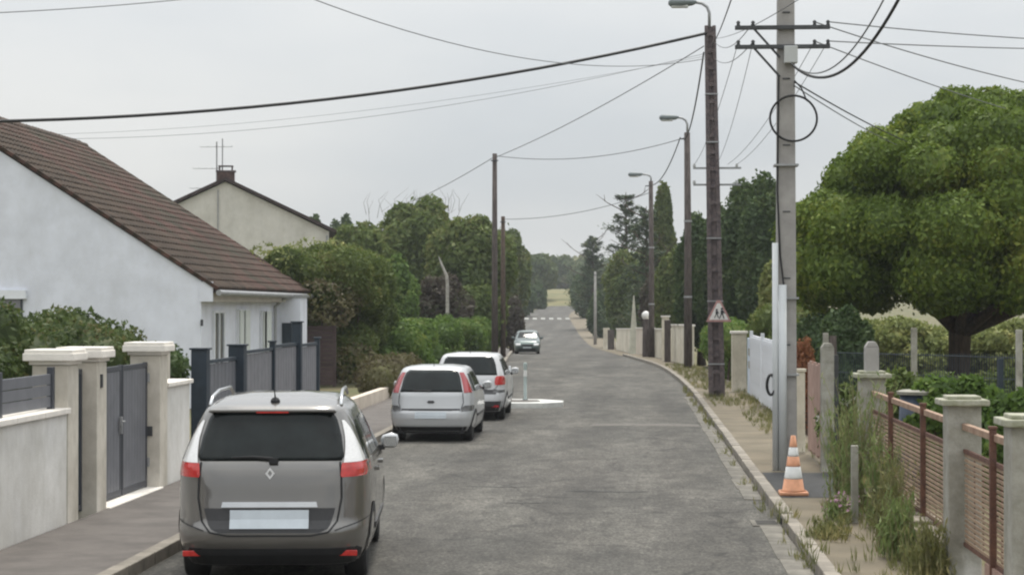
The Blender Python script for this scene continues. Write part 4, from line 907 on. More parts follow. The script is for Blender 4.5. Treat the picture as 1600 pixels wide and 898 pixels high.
# ------------------------------------------------------------------ hedges, shrubs, trees
def lumps(s0, s1, t0, t1, ztop, r, n, seed, zlow=.3, top_jit=.25):
    """ellipsoids filling a hedge-shaped box, relative to its foot at the middle"""
    q = random.Random(seed); L = []; sc_, tcx = (s0 + s1) / 2, (t0 + t1) / 2
    for i in range(n):
        rr_ = r * q.uniform(.75, 1.2); z = q.uniform(zlow, ztop - rr_ * .8)
        if i % 2: z = ztop - rr_ * q.uniform(.8, 1.0) - top_jit * q.random()
        L.append((q.uniform(s0 + r * .6, s1 - r * .6) - sc_, t0 + (t1 - t0) * (i + .5) / n + q.uniform(-r, r) * .4 - tcx, z, rr_, rr_, rr_ * q.uniform(.8, 1.05)))
    return L
def hedge(name, label, s0, s1, t0, t1, ztop, r, n, leaves, size, mat, seed=1, group=None, zlow=.3, tj=.25, **kw):
    return shrub(name, label, P((s0 + s1) / 2, (t0 + t1) / 2), lumps(s0, s1, t0, t1, ztop, r, n, seed, zlow, tj), leaves, size, mat, 'hedge', group, **kw)
# left
hedge('garden_hedge', 'loose leafy hedge with browning leaves behind the low white wall', -9.2, -7.2, 19.0, 28.5, 2.62, .6, 40, 30000, .085, 'leaf_wall', 3, zlow=.5, tj=.45)
hedge('garden_hedge', 'dark low bush behind the cream pillar with the doorbell', -8.2, -7.2, 28.6, 31.5, 1.98, .45, 8, 5000, .08, 'leaf_dark', 5)
th = hedge('tall_hedge', 'tall ivied green and brown hedge beside the white house', -11.9, -8.35, 61.9, 69.5, 4.6, .85, 70, 56000, .13, 'leaf_hedge', 8, zlow=.4, tj=.7)
crown('ivy_and_lit_top', lumps(-10.3, -8.0, 61.3, 63.5, 3.6, .7, 6, 21, .5), 1600, .13, 'leaf_brown', th).location = P(-9.15, 62.4) - P(-9.8, 66.45)
crown('ivy_and_lit_top', lumps(-11.7, -9.2, 61.5, 70, 4.75, .7, 9, 22, 3.9), 2600, .13, 'leaf_lime', th).location = P(-10.45, 65.75) - P(-9.8, 66.45)  # lime layer puts the top-lit look of the hedge into leaf colour
hedge('clipped_hedge', 'low bright green hedge behind the parked white hatchbacks', -8.4, -6.3, 66, 104, 2.15, .85, 36, 24000, .16, 'leaf_bright', 9)
hedge('clipped_hedge', 'dark reddish shrub at the foot of the tall hedge by the pavement', -7.4, -6.2, 51.0, 57.5, 1.25, .55, 8, 5000, .10, 'leaf_brown', 10)
def far_tree(name, label, px, py_top, d, wpx, mat, seed, n=9000, size=.3, base=None, group='trees along the left side', k=.5, bark='bark', lobes=14, zmid=.58):
    f = at(px, YH, d); z0 = gz(f.y); H = HCAM + (YH - py_top) / FPX * d - z0; w = wpx / 2 / FPX * d
    b = sub_blobs((0, 0, H * zmid, w * .8, w * .8, H * (1 - zmid) * .86), lobes, .34, .52, -.6, .8, seed)
    return tree(name, label, (f.x, f.y, z0), b, n, size, mat, H * .7, .10 + H * .014, w * .7, 8, seed, group, bark, shell=.42, inner=.7, lump=.05, corek=.66)
far_tree('garden_tree', 'broad green roadside tree with thin twigs on top, left of the wooden pole', 655, 302, 112, 165, 'leaf_mix', 31, 15000, .27)
far_tree('garden_tree', 'darker rounded tree just left of the wooden pole', 735, 325, 106, 150, 'leaf_mix', 32, 13000, .27)
far_tree('garden_tree', 'olive green tree behind the pair of wooden poles', 792, 350, 182, 82, 'leaf_hedge', 33, 8000, .4)
far_tree('garden_tree', 'low reddish green tree just above the tall hedge', 560, 338, 104, 130, 'leaf_mix', 34, 8000, .27)
far_tree('garden_tree', 'small dark treetop behind the right end of the beige house', 490, 325, 150, 46, 'leaf_dark', 35, 2500, .4)
far_tree('garden_tree', 'low dark treetop between the beige house and the roadside trees', 535, 335, 160, 60, 'leaf_dark', 36, 2500, .4)
far_tree('garden_tree', 'green undergrowth tree below the broad roadside tree', 610, 395, 92, 100, 'leaf_bright', 37, 8000, .22, zmid=.5)
far_tree('garden_tree', 'dark purple-leaved small tree in the middle of the roadside trees', 690, 425, 96, 115, 'leaf_purple', 38, 9000, .22, zmid=.5)
far_tree('garden_tree', 'bushy green tree at the foot of the wooden pole', 750, 440, 102, 95, 'leaf_mix', 39, 7000, .24, zmid=.5)
far_tree('garden_tree', 'dark reddish shrub tree beside the distant dark car', 800, 462, 128, 48, 'leaf_purple', 40, 3500, .24, zmid=.5)
pt = thing('pale_dead_stem', 'pale bare bent tree stem among the roadside trees', 'tree', at(699, 445, 88.5)); MB().tube([(0, 0, -2.5), (0, 0, 0), (-.03, 0, .4), (-.25, 0, .9), (-.4, 0, 1.3)], [.09, .08, .075, .06, .02], 7).build('trunk', 'bark_pale', pt)
# twigs standing out of the broad tree
q0 = at(640, 330, 112); tw = thing('bare_twigs', 'bare thin twigs sticking out above the broad roadside tree', 'branch', (q0.x, q0.y, q0.z)); m = MB()
for i in range(34):
    x = rnd.uniform(-2.6, 3.2); y = rnd.uniform(-1, 1); z = rnd.uniform(-1.2, .1); m.tube([(x, y, z), (x + rnd.uniform(-.3, .3), y, z + .7), (x + rnd.uniform(-.7, .7), y + rnd.uniform(-.3, .3), z + rnd.uniform(1.0, 1.5))], [.013, .009, .003], 4, False)
tag(m.build('twigs', 'bark', tw), kind='stuff')
# far treeline beyond the crossing
far_tree('distant_tree', 'hazy green tree beyond the zebra crossing, left of the road', 838, 395, 330, 75, 'leaf_far', 51, 4200, .7, group='trees at the far end of the street')
far_tree('distant_tree', 'hazy tree in the middle of the far treeline above the grass bank', 875, 398, 430, 75, 'leaf_far', 52, 4200, .85, group='trees at the far end of the street', zmid=.45)
far_tree('distant_tree', 'hazy tree at the right of the far treeline', 920, 405, 420, 80, 'leaf_far', 53, 4200, .85, group='trees at the far end of the street', zmid=.45)
far_tree('distant_tree', 'dark low tree at the left edge of the far crossing', 812, 440, 262, 55, 'leaf_dark', 54, 3600, .5, group='trees at the far end of the street', zmid=.45)
far_tree('distant_tree', 'dark low bush beside the far crossing, left of the grass bank', 838, 440, 300, 36, 'leaf_dark', 55, 2600, .5, group='trees at the far end of the street', zmid=.4)
far_tree('distant_tree', 'hazy tree behind the roadside trees, right of the wooden poles', 805, 400, 400, 70, 'leaf_far', 56, 3500, .85, group='trees at the far end of the street', zmid=.45)
far_tree('distant_tree', 'dark tree overhanging the far bend, left of the slender pole', 916, 425, 255, 56, 'leaf_dark', 57, 4500, .45, group='trees at the far end of the street', zmid=.45)
fw_ = [(rnd.uniform(-1, 1), 0, 0, 0, 0, 0)]
p_, n_ = [], []
for i in range(170):
    px = rnd.uniform(520, 1250); d = rnd.uniform(480, 640); b = at(px, 470, d); rr_ = rnd.uniform(3.2, 5.6); b.z = gz(b.y) + rr_ * .7
    a_, c_ = cloud([(b.x, b.y, b.z, rr_, rr_, rr_)], 240, .3, .7); p_.append(a_); n_.append(c_)
tag(quads('far_treeline', np.concatenate(p_), np.concatenate(n_) + rng.normal(size=(sum(map(len, p_)), 3)) * .6, 1.6, 'leaf_far'), 'far-off continuous wood along the horizon', 'treeline', kind='stuff')
# right: the dark conifers and bushes along the far pavement
def conifer(label, px, py_top, d, wpx, mat, seed, n, size, group, name='conifer', bare=True):
    f = at(px, YH, d); z0 = gz(f.y); H = HCAM + (YH - py_top) / FPX * d - z0; w = wpx / 2 / FPX * d; r = thing(name, label, 'tree', (f.x, f.y, z0), 0, group); q = random.Random(seed)
    tr = MB().tube([(0, 0, 0), (.05, 0, H * .5), (0, 0, H)], [.22, .14, .02], 8); pos, nr = [], []
    nb = 62
    for i in range(nb):
        k = .1 + .88 * (i + q.random()) / nb; a = i * 2.4 + q.uniform(-.5, .5); L = w * (1.05 - k) ** .6 * q.uniform(.55, 1.25); p0 = Vector((0, 0, H * k)); d_ = Vector((math.cos(a), math.sin(a), q.uniform(.15, .6)))
        p1 = p0 + d_ * L; tr.tube([p0, p0 + d_ * L * .5 + Vector((0, 0, -.08)), p1], [.05, .035, .008], 4, False)
        for j in range(int(n / nb)):
            u = q.uniform(.25, 1.0); c = p0.lerp(p1, u); sp = .32 * L * .5 + .1; pos.append((c.x + q.gauss(0, sp * .5), c.y + q.gauss(0, sp * .5), c.z + q.gauss(-.1, sp * .4))); nr.append((q.gauss(0, .5), q.gauss(0, .5), 1))
    for i in range(8):                              # bare tips reaching out of the crown
        k = q.uniform(.35, .95); a = q.uniform(0, 6.28); L = w * q.uniform(1.0, 1.7) * (1.15 - k * .6); p0 = Vector((0, 0, H * k)); d_ = Vector((math.cos(a), math.sin(a) * .6, q.uniform(.3, .8)))
        tr.tube([p0, p0 + d_ * L * .6, p0 + d_ * L + Vector((0, 0, .25))], [.05, .035, .012], 4, False)
        e_ = p0 + d_ * L * .7; tr.tube([e_, e_ + Vector((q.uniform(-.5, .5), 0, .6))], [.035, .012], 4, False)
    tr.build('trunk', 'bark', r); quads('crown', np.array(pos), np.array(nr), size, mat, r, .3, .3, .2); return r
G = 'trees along the right pavement'
conifer('ragged blue-green conifer with bare branch tips leaning over the street', 978, 300, 162, 110, 'leaf_blue', 61, 7000, .34, G)
conifer('second ragged conifer, just left of the poplar', 1010, 322, 138, 100, 'leaf_blue', 62, 6000, .32, G)
conifer('low dark ragged conifer nearest the far bend', 926, 368, 218, 84, 'leaf_blue', 63, 6000, .44, G)
f = at(1036, YH, 140); tree('poplar', 'slim upright poplar behind the third street lamp', (f.x, f.y, gz(f.y)), [(0, 0, 8.5, .75, .75, 3.8), (.25, 0, 7, .8, .8, 2.6), (-.25, 0, 6.2, .8, .8, 2.8), (.1, 0, 10.0, .55, .55, 2.2)], 5000, .26, 'leaf_hedge', 8, .18, .5, 5, 64, G, shell=.45)
far_tree('garden_tree', 'soft olive green tree behind the obelisk', 990, 385, 153, 105, 'leaf_mix', 65, 9000, .30, group=G, zmid=.5)
far_tree('garden_tree', 'reddish dark bush tree above the far cream wall', 1032, 418, 119, 74, 'leaf_purple', 66, 6000, .23, group=G, zmid=.5)
far_tree('garden_tree', 'dark green bush tree left of the slim lamp pole', 1052, 385, 109, 75, 'leaf_hedge', 67, 7000, .23, group=G, zmid=.5)
far_tree('garden_tree', 'dark shrub at the far end of the cream garden walls', 944, 450, 195, 62, 'leaf_dark', 68, 5000, .36, group=G, zmid=.45)
for i, (px, py, w, lb) in enumerate(((1095, 338, 62, 'dark rounded evergreen between the slim lamp pole and the lattice pole'), (1132, 318, 72, 'dark evergreen right behind the lattice pole'), (1172, 292, 84, 'dark evergreen with a ragged top, right of the lattice pole'), (1205, 274, 84, 'tallest dark evergreen, beside the concrete pole'))):
    d = 84 - i * 2; f = at(px, YH, d); H = HCAM + (YH - py) / FPX * d; w = w / 2 / FPX * d
    tree('evergreen_tree', lb, (f.x, f.y, gz(f.y)), sub_blobs((0, 0, H * .52, w * 1.05, w * 1.05, H * .4), 18, .42, .62, -.8, .84, 70 + i), 12000, .2, 'leaf_dark', H * .8, .16, .5, 4, 70 + i, 'dark evergreens behind the lattice pole', shell=.4, corek=.72, lump=.06)
hedge('clipped_hedge', 'rounded green hedge with red tips behind the cream pillar', 3.6, 5.4, 52, 60, 2.75, .8, 12, 9000, .13, 'leaf_hedge', 75)
hedge('clipped_hedge', 'bright green bush in the gap between the slim lamp pole and the lattice pole', 3.0, 4.6, 62, 76, 2.1, .75, 12, 8000, .14, 'leaf_bright', 76)
hedge('garden_hedge', 'dark hedge behind the long white slatted gate', 4.1, 5.3, 42.5, 51, 2.4, .7, 14, 9000, .12, 'leaf_dark', 77, corek=.6)
# the great dome-shaped tree
BD = 46.0; f = at(1530, YH, BD); bt = thing('dome_tree', 'huge dense dome-shaped green tree on the right', 'tree', (f.x, f.y, 0))
q = random.Random(5); bl = [(0, 0, 4.6, 3.35, 3.35, 2.2)]
for ring, (z, rad, n, rs) in enumerate(((3.1, 3.65, 15, .9), (3.6, 3.8, 14, .95), (4.2, 3.7, 14, .97), (4.85, 3.5, 14, .95), (5.6, 3.05, 12, .95), (6.25, 2.4, 10, .92), (6.75, 1.5, 7, .9), (7.0, .5, 3, .88))):
    for i in range(n):
        a = 2 * math.pi * (i + .5 * (ring % 2)) / n + q.uniform(-.16, .16); e = rs * q.uniform(.72, 1.2); ra = rad * q.uniform(.9, 1.07); bl.append((ra * math.cos(a), ra * math.sin(a), z + q.uniform(-.3, .3), e, e, e * .78))
cw = crown('crown', bl, 125000, .115, 'leaf_tree', bt, shell=.3, inner=.84, jit=.6, lump=.05, lo=2.38, droop=.9, aspect=.62)
core('inner_foliage', bl, 'leaf_tree', cw, .84)
m = MB().tube([(-.5, 0, 0), (-.5, 0, .5), (-.47, 0, 1.3), (-.45, .05, 2.2), (-.3, 0, 3.2)], [.38, .29, .26, .27, .3], 12)
for i in range(9): a = i * .7; m.tube([(-.45, 0, 1.9), (1.2 * math.cos(a), 1.2 * math.sin(a), 2.6), (2.6 * math.cos(a), 2.6 * math.sin(a), 3.4)], [.16, .12, .05], 7)
m.build('trunk', 'bark', bt, smooth=True)
f = at(1208, YH, 58); far_tree('garden_tree', 'small yellow-green tree peeping out beside the concrete pole', 1212, 395, 58, 62, 'leaf_lime', 79, 3000, .14, group=G, zmid=.6)
# garden shrubs
def bush(label, px, py_top, d, wpx, mat, n, size, seed, flowers=None):
    f = at(px, YH, d); H = HCAM + (YH - py_top) / FPX * d; w = wpx / 2 / FPX * d
    b = sub_blobs((0, 0, H * .5, w, w * .8, H * .46), 11, .32, .5, -.5, .85, seed); r = shrub('garden_shrub', label, (f.x, f.y, 0), b, int(n * 1.35), size, mat, 'shrub', 'shrubs in the right-hand garden', shell=.45, inner=.66, lump=.08, corek=.42)
    if flowers: tag(crown('flowers', b, n // 22, size * .9, flowers, r, shell=.1), kind='stuff')
    return r
bush('lush bright green leafy shrub behind the mossy-capped pillar', 1500, 590, 25.0, 150, 'leaf_bright', 9000, .11, 81)
bush('bright green shrub at the right edge behind the nearest pillar', 1590, 610, 22.0, 90, 'leaf_bright', 5000, .11, 82)
bush('dark green shrub under the dome tree beside the gatepost', 1322, 486, 41, 84, 'leaf_dark', 9000, .12, 83)
bush('yellow-green hedge shrub left of the dome tree trunk', 1400, 500, 58, 190, 'leaf_lime', 12000, .15, 84)
bush('yellow-green hedge shrub right of the dome tree trunk', 1575, 500, 58, 170, 'leaf_lime', 8000, .15, 85)
bush('pale yellow-green hedge shrub directly behind the dome tree trunk', 1492, 512, 60, 90, 'leaf_lime', 5000, .15, 90)
bush('shaded green shrub in the open gateway behind the plinth', 1318, 600, 30, 70, 'leaf_mix', 5500, .09, 86, 'flower_white')
bush('dense green shrub behind the barrel', 1400, 575, 29, 90, 'leaf_mix', 6000, .10, 87)
bush('green shrub behind the wire fence below the dome tree', 1455, 580, 37, 110, 'leaf_hedge', 6500, .11, 88)
bush('dark shrub behind the wire fence at the right edge', 1570, 575, 37, 110, 'leaf_hedge', 6500, .11, 89)
bush('small red-leaved shrub behind the pinkish gate', 1258, 525, 37, 34, 'leaf_rustred', 1600, .08, 91)
# weeds on the pavement
def weed(label, s, t, h, w, n, mat, seed, flower=None):
    r = thing('weed_clump', label, 'weed', P(s, t, .12), 0, 'weeds along the foot of the rusty fence'); q = random.Random(seed); st = MB(); pos, nr = [], []; fp = []
    for i in range(n):
        x, y = q.gauss(0, w * .5), q.gauss(0, w * .9); hh = h * q.uniform(.45, 1.1); lx, ly = q.gauss(0, .12) * h, q.gauss(0, .12) * h; pts = [Vector((x + lx * k * k, y + ly * k * k, hh * k)) for k in (0, .35, .7, 1)]
        st.tube(pts, [.006, .005, .004, .002], 4, False)
        for j in range(22):
            k = q.uniform(.08, 1); c = Vector((x + lx * k * k, y + ly * k * k, hh * k)); e = .05 * (1.25 - k); pos.append((c.x + q.gauss(0, e), c.y + q.gauss(0, e), c.z + q.gauss(0, .02))); nr.append((q.gauss(0, 1), q.gauss(0, 1), q.gauss(.3, .6)))
        fp.append((x + lx, y + ly, hh))
    tag(st.build('stems', 'stem_green', r), kind='stuff'); quads('leaves', np.array(pos), np.array(nr), .09, mat, r, .17, .0, .2, (0, 0, 1.2))
    if flower: tag(quads('flowers', np.array(fp * 3) + rng.normal(size=(len(fp) * 3, 3)) * .02, rng.normal(size=(len(fp) * 3, 3)), .035, flower, r, .9), kind='stuff')
    return r
weed('tallest feathery green weed in front of the stub-topped pillar', 2.74, 23.4, 1.55, .16, 70, 'leaf_weed', 1)
weed('tall green weed leaning by the plinth', 2.66, 24.7, 1.2, .14, 40, 'leaf_weed', 2)
weed('tall bushy weed against the rusty slats', 2.76, 21.7, 1.05, .14, 60, 'leaf_weed', 4)
weed('yellowing weed clump at the low stone wall', 2.72, 20.2, .85, .15, 60, 'leaf_grass', 3)
weed('shorter green weed clump on the pavement below the rusty fence', 2.62, 19.0, .6, .16, 60, 'leaf_weed', 5)
weed('low green weed clump nearest the camera on the pavement', 2.70, 17.7, .5, .15, 55, 'leaf_grass', 7)
weed('small weed tuft beside the traffic cone patch', 2.42, 22.4, .28, .2, 40, 'leaf_weed', 8, 'flower_pink')
weed('low weed tuft growing from the kerb below the cone', 2.12, 20.7, .18, .2, 34, 'leaf_grass', 10)
sp_ = thing('short_stake', 'short pale concrete stake among the weeds', 'post', P(2.55, 22.1, .1)); MB().box((0, 0, .45), (.08, .08, .9)).build('shaft', 'concrete_post', sp_, .008)

# ------------------------------------------------------------------ poles, lamps, cables
def lamp_head(parent, base, reach, rise, k=1.0):
    """a bent tube arm reaching over the road, with a long lantern"""
    b = Vector(base); pts = [b, b + Vector((0, 0, rise * .6)), b + Vector((-.06, 0, rise * .85)), b + Vector((-.2, 0, rise)), b + Vector((-reach, 0, rise + .04))]
    MB().tube(pts, .035 * k, 8).build('arm', 'galv', parent, smooth=True)
    h = b + Vector((-reach - .33, 0, rise + .02)); l = MB()
    l.tube([(h.x + .40, h.y, h.z + .02), (h.x + .30, h.y, h.z + .01), (h.x, h.y, h.z), (h.x - .28, h.y, h.z), (h.x - .36, h.y, h.z + .01)], [.04, .085, .13, .12, .05], 12, True, 1.25)
    hd = l.build('lantern', 'lamp_body', parent, smooth=True); MB().box((h.x - .05, h.y, h.z - .1), (.46, .2, .07)).build('lens', 'lamp_lens', hd, .03)
def lattice_pole(label, px, base_py, d, top_py, w0, w1, top_px, arms=True, steps=22):
    f = at(px, YH, d); z0 = gz(f.y) + .1; H = HCAM + (YH - top_py) / FPX * d - z0; tx = (top_px - px) / FPX * d
    r = thing('lamp_pole', label, 'street lamp', (f.x, f.y, z0), 0, 'street lamps on poles along the right pavement')
    m = MB()   # two flanges and a web pierced by rungs, as on old concrete poles
    def sec(z): k = z / H; return tx * k, w0 + (w1 - w0) * k
    for sg in (-1, 1):
        (x0, a0), (x1, a1) = sec(0), sec(H); t0, t1 = a0 * .3, a1 * .3
        m.add([(x0 + sg * a0 / 2, -.1, 0), (x0 + sg * (a0 / 2 - t0), -.1, 0), (x0 + sg * (a0 / 2 - t0), .1, 0), (x0 + sg * a0 / 2, .1, 0), (x1 + sg * a1 / 2, -.09, H), (x1 + sg * (a1 / 2 - t1), -.09, H), (x1 + sg * (a1 / 2 - t1), .09, H), (x1 + sg * a1 / 2, .09, H)], [(0, 1, 2, 3), (4, 5, 6, 7), (0, 1, 5, 4), (1, 2, 6, 5), (2, 3, 7, 6), (3, 0, 4, 7)])
    m.build('shaft', 'concrete_dark', r, .008)
    (x0, a0), (x1, a1) = sec(.02), sec(H - .02); MB().add([(x0 - a0 * .28, -.03, .02), (x0 + a0 * .28, -.03, .02), (x0 + a0 * .28, .05, .02), (x0 - a0 * .28, .05, .02), (x1 - a1 * .28, -.03, H - .02), (x1 + a1 * .28, -.03, H - .02), (x1 + a1 * .28, .05, H - .02), (x1 - a1 * .28, .05, H - .02)], [(0, 1, 2, 3), (4, 5, 6, 7), (0, 1, 5, 4), (1, 2, 6, 5), (2, 3, 7, 6), (3, 0, 4, 7)]).build('web', 'concrete_dark', r)
    for i in range(steps):
        z = H * (i + .5) / steps; x, a = sec(z); MB().box((x, 0, z), (a * .5, .17, .10)).build('rung', 'concrete_dark', r)
    return r, Vector((f.x + tx, f.y, z0 + H)), H, tx
A_, Atop, AH, Atx = lattice_pole('thick dark lattice pole with lamp, carrying the warning sign', 1120, 627, 52.0, 40, .44, .30, 1110)
lamp_head(A_, (Atx - .02, 0, AH - .05), .42, .66, 1.2)
for z, y in ((YH - 262, 0), (YH - 288, 0)):
    zz = HCAM + z / FPX * 52 - A_.location.z; MB().box((.02, .16, zz), (1.30, .06, .05)).build('crossarm', 'galv', A_); 
    for x in (-.6, .55): MB().lathe([(.03, 0), (.045, .04), (.03, .1)], 8, (x, .16, zz + .02)).build('insulator', 'box_grey', A_)
for z in (.9, 2.6, 4.3, 6.9, 8.2): MB().box((0 + Atx * z / AH, 0, z), (.46 - .14 * z / AH + .0, .24, .035)).build('strap', 'galv', A_)
def slim_lamp(label, px, d, top_py, r0, reach, rise):
    f = at(px, YH, d); z0 = gz(f.y) + .08; H = HCAM + (YH - top_py) / FPX * d - z0; r = thing('lamp_pole', label, 'street lamp', (f.x, f.y, z0), 0, 'street lamps on poles along the right pavement')
    MB().tube([(0, 0, 0), (0, 0, H * .5), (-.03, 0, H)], [r0, r0 * .85, r0 * .68], 10).build('shaft', 'wood_pole', r, smooth=True); lamp_head(r, (-.02, 0, H - .05), reach, rise, 1.25)
    for z in (.3, .62): MB().lathe([(r0 * .98, 0), (r0 * .98, .08)], 10, (0, 0, H * z)).build('strap', 'galv', r)
    MB().box((-.2, 0, H - .25), (.24, .05, .05)).build('bracket', 'steel_dark', r); return Vector((f.x, f.y, z0 + H))
Btop = slim_lamp('slim dark street lamp pole, second from the camera', 1075, 76, 207, .17, .42, .62)
Ctop = slim_lamp('third street lamp pole in front of the poplar', 1018, 100, 283, .16, .5, .38)
def wood_pole(label, px, d, top_py, r0, mat='wood_pole'):
    f = at(px, YH, d); z0 = gz(f.y); H = HCAM + (YH - top_py) / FPX * d - z0; r = thing('utility_pole', label, 'pole', (f.x, f.y, z0), 0, 'wooden telephone poles'); MB().tube([(0, 0, -.1), (0, 0, H * .5), (0, 0, H)], [r0, r0 * .85, r0 * .68], 10).build('shaft', mat, r, smooth=True)
    MB().box((-.0, -r0 * .8, H - .3), (.3, .04, .05)).build('bracket', 'steel_dark', r); return Vector((f.x, f.y, z0 + H))
Ltop = wood_pole('tall dark wooden telephone pole above the left trees', 773, 80, 240, .14)
Mtop = wood_pole('shorter brownish wooden pole behind the tall dark one', 786, 101, 338, .15, 'bark')
Dtop = wood_pole('slender pale pole with stay wire near the far bend', 930, 172, 424, .15, 'concrete_pole')
MB().tube([(0, 0, Dtop.z - gz(Dtop.y) - .1), (1.3, .4, 2.6)], .015, 5).build('stay_wire', 'cable_grey', [o for o in bpy.data.objects if o.get('label', '').startswith('slender pale pole')][0])
# the near concrete pole
ND = 29.0; f = at(1228, YH, ND); NP = thing('concrete_utility_pole', 'tall grey concrete utility pole with crossarms, conduits and coiled cable', 'pole', (f.x, f.y, .1)); NH = 9.2
m = MB(); w0, w1 = .31, .235
m.add([(a * w0 / 2, b * .15, 0) for a, b in ((-1, -1), (1, -1), (1, 1), (-1, 1))] + [(a * w1 / 2 - .0, b * .11, NH) for a, b in ((-1, -1), (1, -1), (1, 1), (-1, 1))], [(0, 1, 2, 3), (4, 5, 6, 7), (0, 1, 5, 4), (1, 2, 6, 5), (2, 3, 7, 6), (3, 0, 4, 7)])
m.build('shaft', 'concrete_pole', NP, .018)
for i in range(7): MB().box((.0, -.118 - .028 * (1 - (1.9 + i * 1.0) / NH), 1.9 + i * 1.0), (.11, .02, .02)).build('step_bolt_hole', 'steel_dark', NP)
def nz_(py): return HCAM + (YH - py) / FPX * ND - .1
ARM = {}
for py, y in ((45, -.16), (75, -.16)):
    z = nz_(py); MB().box((-.06, y, z), (1.42, .07, .06)).build('crossarm', 'steel_dark', NP, .005)
    for x in (-.72, -.5, .42, .62):
        MB().lathe([(.015, -.02), (.032, .0), (.022, .03), (.032, .05), (.015, .075)], 10, (x, y, z + .03)).build('insulator', 'steel_dark', NP, smooth=True)
        ARM[(py, x)] = NP.location + Vector((x, y, z + .08))
    MB().tube([(-.5, y, z), (-.1, y, z - .45)], .018, 6).build('brace', 'steel_dark', NP)
MB().box((.06, -.2, nz_(88)), (.2, .14, .26)).build('junction_box', 'box_grey', NP, .015)
for x, z1, rr_ in ((-.175, nz_(380), .045), (-.07, nz_(445), .065)):
    MB().tube([(x, -.2, -.02), (x, -.2, z1)], rr_, 10).build('conduit', 'pipe_grey', NP, smooth=True)
for z in (1.45, 2.6, 4.6): MB().box((-.0, -.02, z), (.36, .34, .03)).build('strap', 'galv', NP)
lp = MB(); c = Vector((.1, -.2, nz_(187)))
lp.tube([c + Vector((.35 * math.cos(a), .02 * math.sin(3 * a), .34 * math.sin(a))) for a in np.linspace(0, 2 * math.pi, 40)], .017, 6, False); lp.build('coiled_cable', 'cable_black', NP, smooth=True)
MB().tube([(.12, -.16, nz_(128)), (.22, -.18, nz_(140)), (.3, -.2, nz_(160))], .012, 5).build('cable_tail', 'cable_black', NP)
MB().tube([(-.05, -.2, nz_(445)), (-.1, -.17, nz_(400)), (-.14, -.16, nz_(300)), (-.12, -.15, nz_(120))], .016, 5).build('riser_cable', 'cable_black', NP)
c = Vector((-.24, -.2, nz_(600))); lp = MB(); lp.tube([c + Vector((.06 * math.cos(a), .02 * math.sin(2 * a), .15 * math.sin(a))) for a in np.linspace(0, 2 * math.pi, 24)], .022, 6, False); lp.tube([c + Vector((.02, 0, .15)), c + Vector((.1, .02, .17)), c + Vector((.17, .04, .12))], .022, 6); lp.build('cable_loop', 'cable_black', NP, smooth=True)
# the triangular warning sign on the lattice pole
sg = at(1123, 487, 51.6); ts = thing('warning_sign', 'faded triangular warning sign with two walking figures on the lattice pole', 'sign', sg)
def tri(k, y0, y1, name, mat):
    MB().prism([(-.34 * k, -.24 * k - .03), (.34 * k, -.24 * k - .03), (.05 * k, .34 * k - .03), (-.05 * k, .34 * k - .03)], 'y', y0, y1).build(name, mat, ts, .006)
tri(1.0, -.01, .01, 'plate', 'sign_red'); tri(.76, -.016, -.008, 'face', 'sign_white')
def figure(x, k):
    m = MB()
    for poly in ([(-.03, .0), (.03, .0), (.035, .1), (-.03, .1)], [(-.03, .0), (-.005, .0), (-.05, -.1), (-.075, -.1)], [(.005, .0), (.03, .0), (.06, -.1), (.035, -.1)], [(.03, .09), (.075, .03), (.06, .02), (.02, .06)], [(-.025, .11), (.025, .11), (.025, .155), (-.025, .155)]):
        m.prism([(x + a * k, b * k - .07) for a, b in poly], 'y', -.024, -.018)
    m.build('walking_figure', 'sign_black', ts)
figure(-.055, .95); figure(.085, 1.15)
MB().box((0, .06, 0), (.3, .1, .05)).build('bracket', 'galv', ts)
# cables
def cable(label, a, b, sag, r, mat='cable_black', n=22, group='overhead cables'):
    a, b = Vector(a), Vector(b); m = MB(); m.tube([a.lerp(b, k / n) + Vector((0, 0, -4 * sag * (k / n) * (1 - k / n))) for k in range(n + 1)], r * .8, 5, False); o = m.build('overhead_cable', mat, None, smooth=True); return tag(o, label, 'cable', group)
Aa = at(1098, 58, 51.9)
cable('thick black twisted cable crossing the whole sky from the left edge to the lattice pole', at(-160, 191, 46), at(1104, 52, 51.9), .62, .055)
cable('thin wire in the top left corner of the sky', at(-60, 22, 40), at(330, -6, 44), .05, .014, 'cable_grey')
cable('thin wire falling from the top edge toward the lattice pole', at(470, -9, 34), at(1100, 92, 51.9), .62, .012, 'cable_grey')
cable('upper of two faint wires running to the white house side of the sky', at(30, 211, 62), at(1100, 88, 51.9), .45, .006, 'cable_grey')
cable('lower of two faint wires running to the white house side of the sky', at(90, 217, 60), at(1100, 84, 51.9), .55, .008, 'cable_grey')
cable('straight wire from the lattice pole down to the tall wooden pole and beyond', at(1100, 72, 51.9), Ltop + Vector((.05, 0, -.15)), .18, .018, 'cable_grey')
cable('faint wire continuing left from the tall wooden pole', Ltop + Vector((-.05, 0, -.15)), at(640, 316, 104), .1, .02, 'cable_grey')
cable('wire from the tall wooden pole to the second lamp pole', Ltop + Vector((.1, 0, -.1)), Btop + Vector((-.1, 0, -.2)), .42, .02, 'cable_grey')
cable('wire from the shorter brownish pole to the third lamp pole', Mtop + Vector((.1, 0, -.15)), Ctop + Vector((-.1, 0, -.6)), .35, .022, 'cable_grey')
cable('black cable sagging from the lattice pole to the second lamp pole', at(1100, 82, 51.9), Btop + Vector((-.15, -.2, -.3)), .5, .03)
cable('black cable from the second lamp pole to the third', Btop + Vector((-.3, 0, -.2)), Ctop + Vector((-.05, 0, -.2)), .5, .03)
cable('cable leaving the lattice pole upward past the top edge', at(1113, 70, 51.9), at(1152, -28, 24), .1, .014)
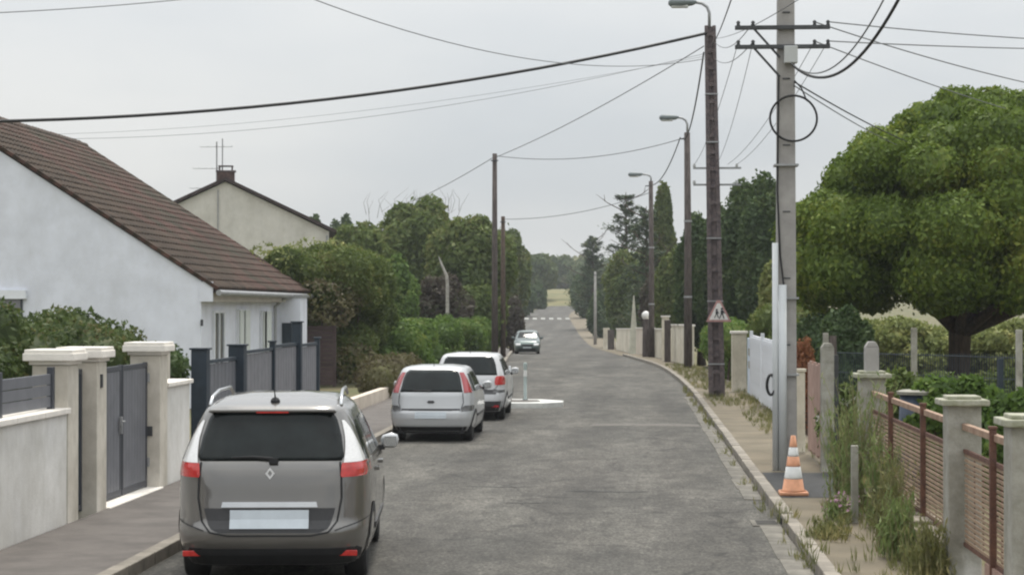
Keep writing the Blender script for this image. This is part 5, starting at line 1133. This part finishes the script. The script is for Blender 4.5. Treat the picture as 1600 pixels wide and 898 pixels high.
cable('wire from the lattice pole across to the upper crossarm', at(1118, 66, 51.9), ARM[(45, -.5)], .25, .010, 'cable_grey')
cable('wire from the lattice pole across to the lower crossarm', at(1118, 92, 51.9), ARM[(75, -.5)], .2, .010, 'cable_grey')
cable('wire from the top edge to the concrete pole', at(1262, -10, 20), at(1118, 60, 51.9), .1, .008, 'cable_grey')
cable('upper thin wire from the upper crossarm to the right edge', ARM[(45, .62)], at(1680, 64, 33), .03, .012, 'cable_grey')
cable('thin level wire from the lower crossarm to the right edge', ARM[(75, .62)], at(1680, 77, 33), .02, .012, 'cable_grey')
cable('wire descending from the upper crossarm toward the right edge', ARM[(45, .42)], at(1680, 145, 36), .08, .012, 'cable_grey')
cable('wire descending from the lower crossarm into the dome tree', ARM[(75, .42)], at(1600, 178, 45), .05, .012, 'cable_grey')
cable('thick black cable hooking down from the top right to the concrete pole', at(1420, -30, 22), at(1240, 102, 28.8), .55, .026)
cable('lighter cable beside the thick one hooking down from the top right', at(1394, -26, 22), at(1236, 98, 28.8), .5, .013, 'cable_grey')
cable('upper short cable from the concrete pole into the dome tree', at(1242, 128, 28.8), at(1420, 222, 44), .05, .016)
cable('lower short cable from the concrete pole into the dome tree', at(1242, 134, 28.8), at(1405, 228, 44), .05, .012, 'cable_grey')
for lb, x, tx in (('first of four thin wires running down the street from the crossarms', -.72, -.6), ('second of four thin wires running down the street from the crossarms', -.5, .0), ('third of four thin wires running down the street from the crossarms', .42, .3), ('last of four thin wires running down the street from the crossarms', .62, .55)):
    cable(lb, ARM[(75, x)], A_.location + Vector((tx, .16, HCAM + (YH - 262) / FPX * 52 - A_.location.z + .1)), .25, .007, 'cable_grey')

# ------------------------------------------------------------------ the air of the street
hz = MB().box((0, 330, 9.6), (760, 720, 24)).build('haze', 'cable_grey'); tag(hz, 'thin pale haze filling the street', 'haze', kind='stuff')
hm = bpy.data.materials.new('haze'); hm.use_nodes = True; hn = hm.node_tree.nodes; hn.remove(hn['Principled BSDF'])
pv = hn.new('ShaderNodeVolumePrincipled'); pv.inputs['Color'].default_value = (.86, .9, .95, 1); pv.inputs['Density'].default_value = .00034; pv.inputs['Anisotropy'].default_value = .2
hm.node_tree.links.new(pv.outputs[0], hn['Material Output'].inputs['Volume']); hz.data.materials.clear(); hz.data.materials.append(hm)
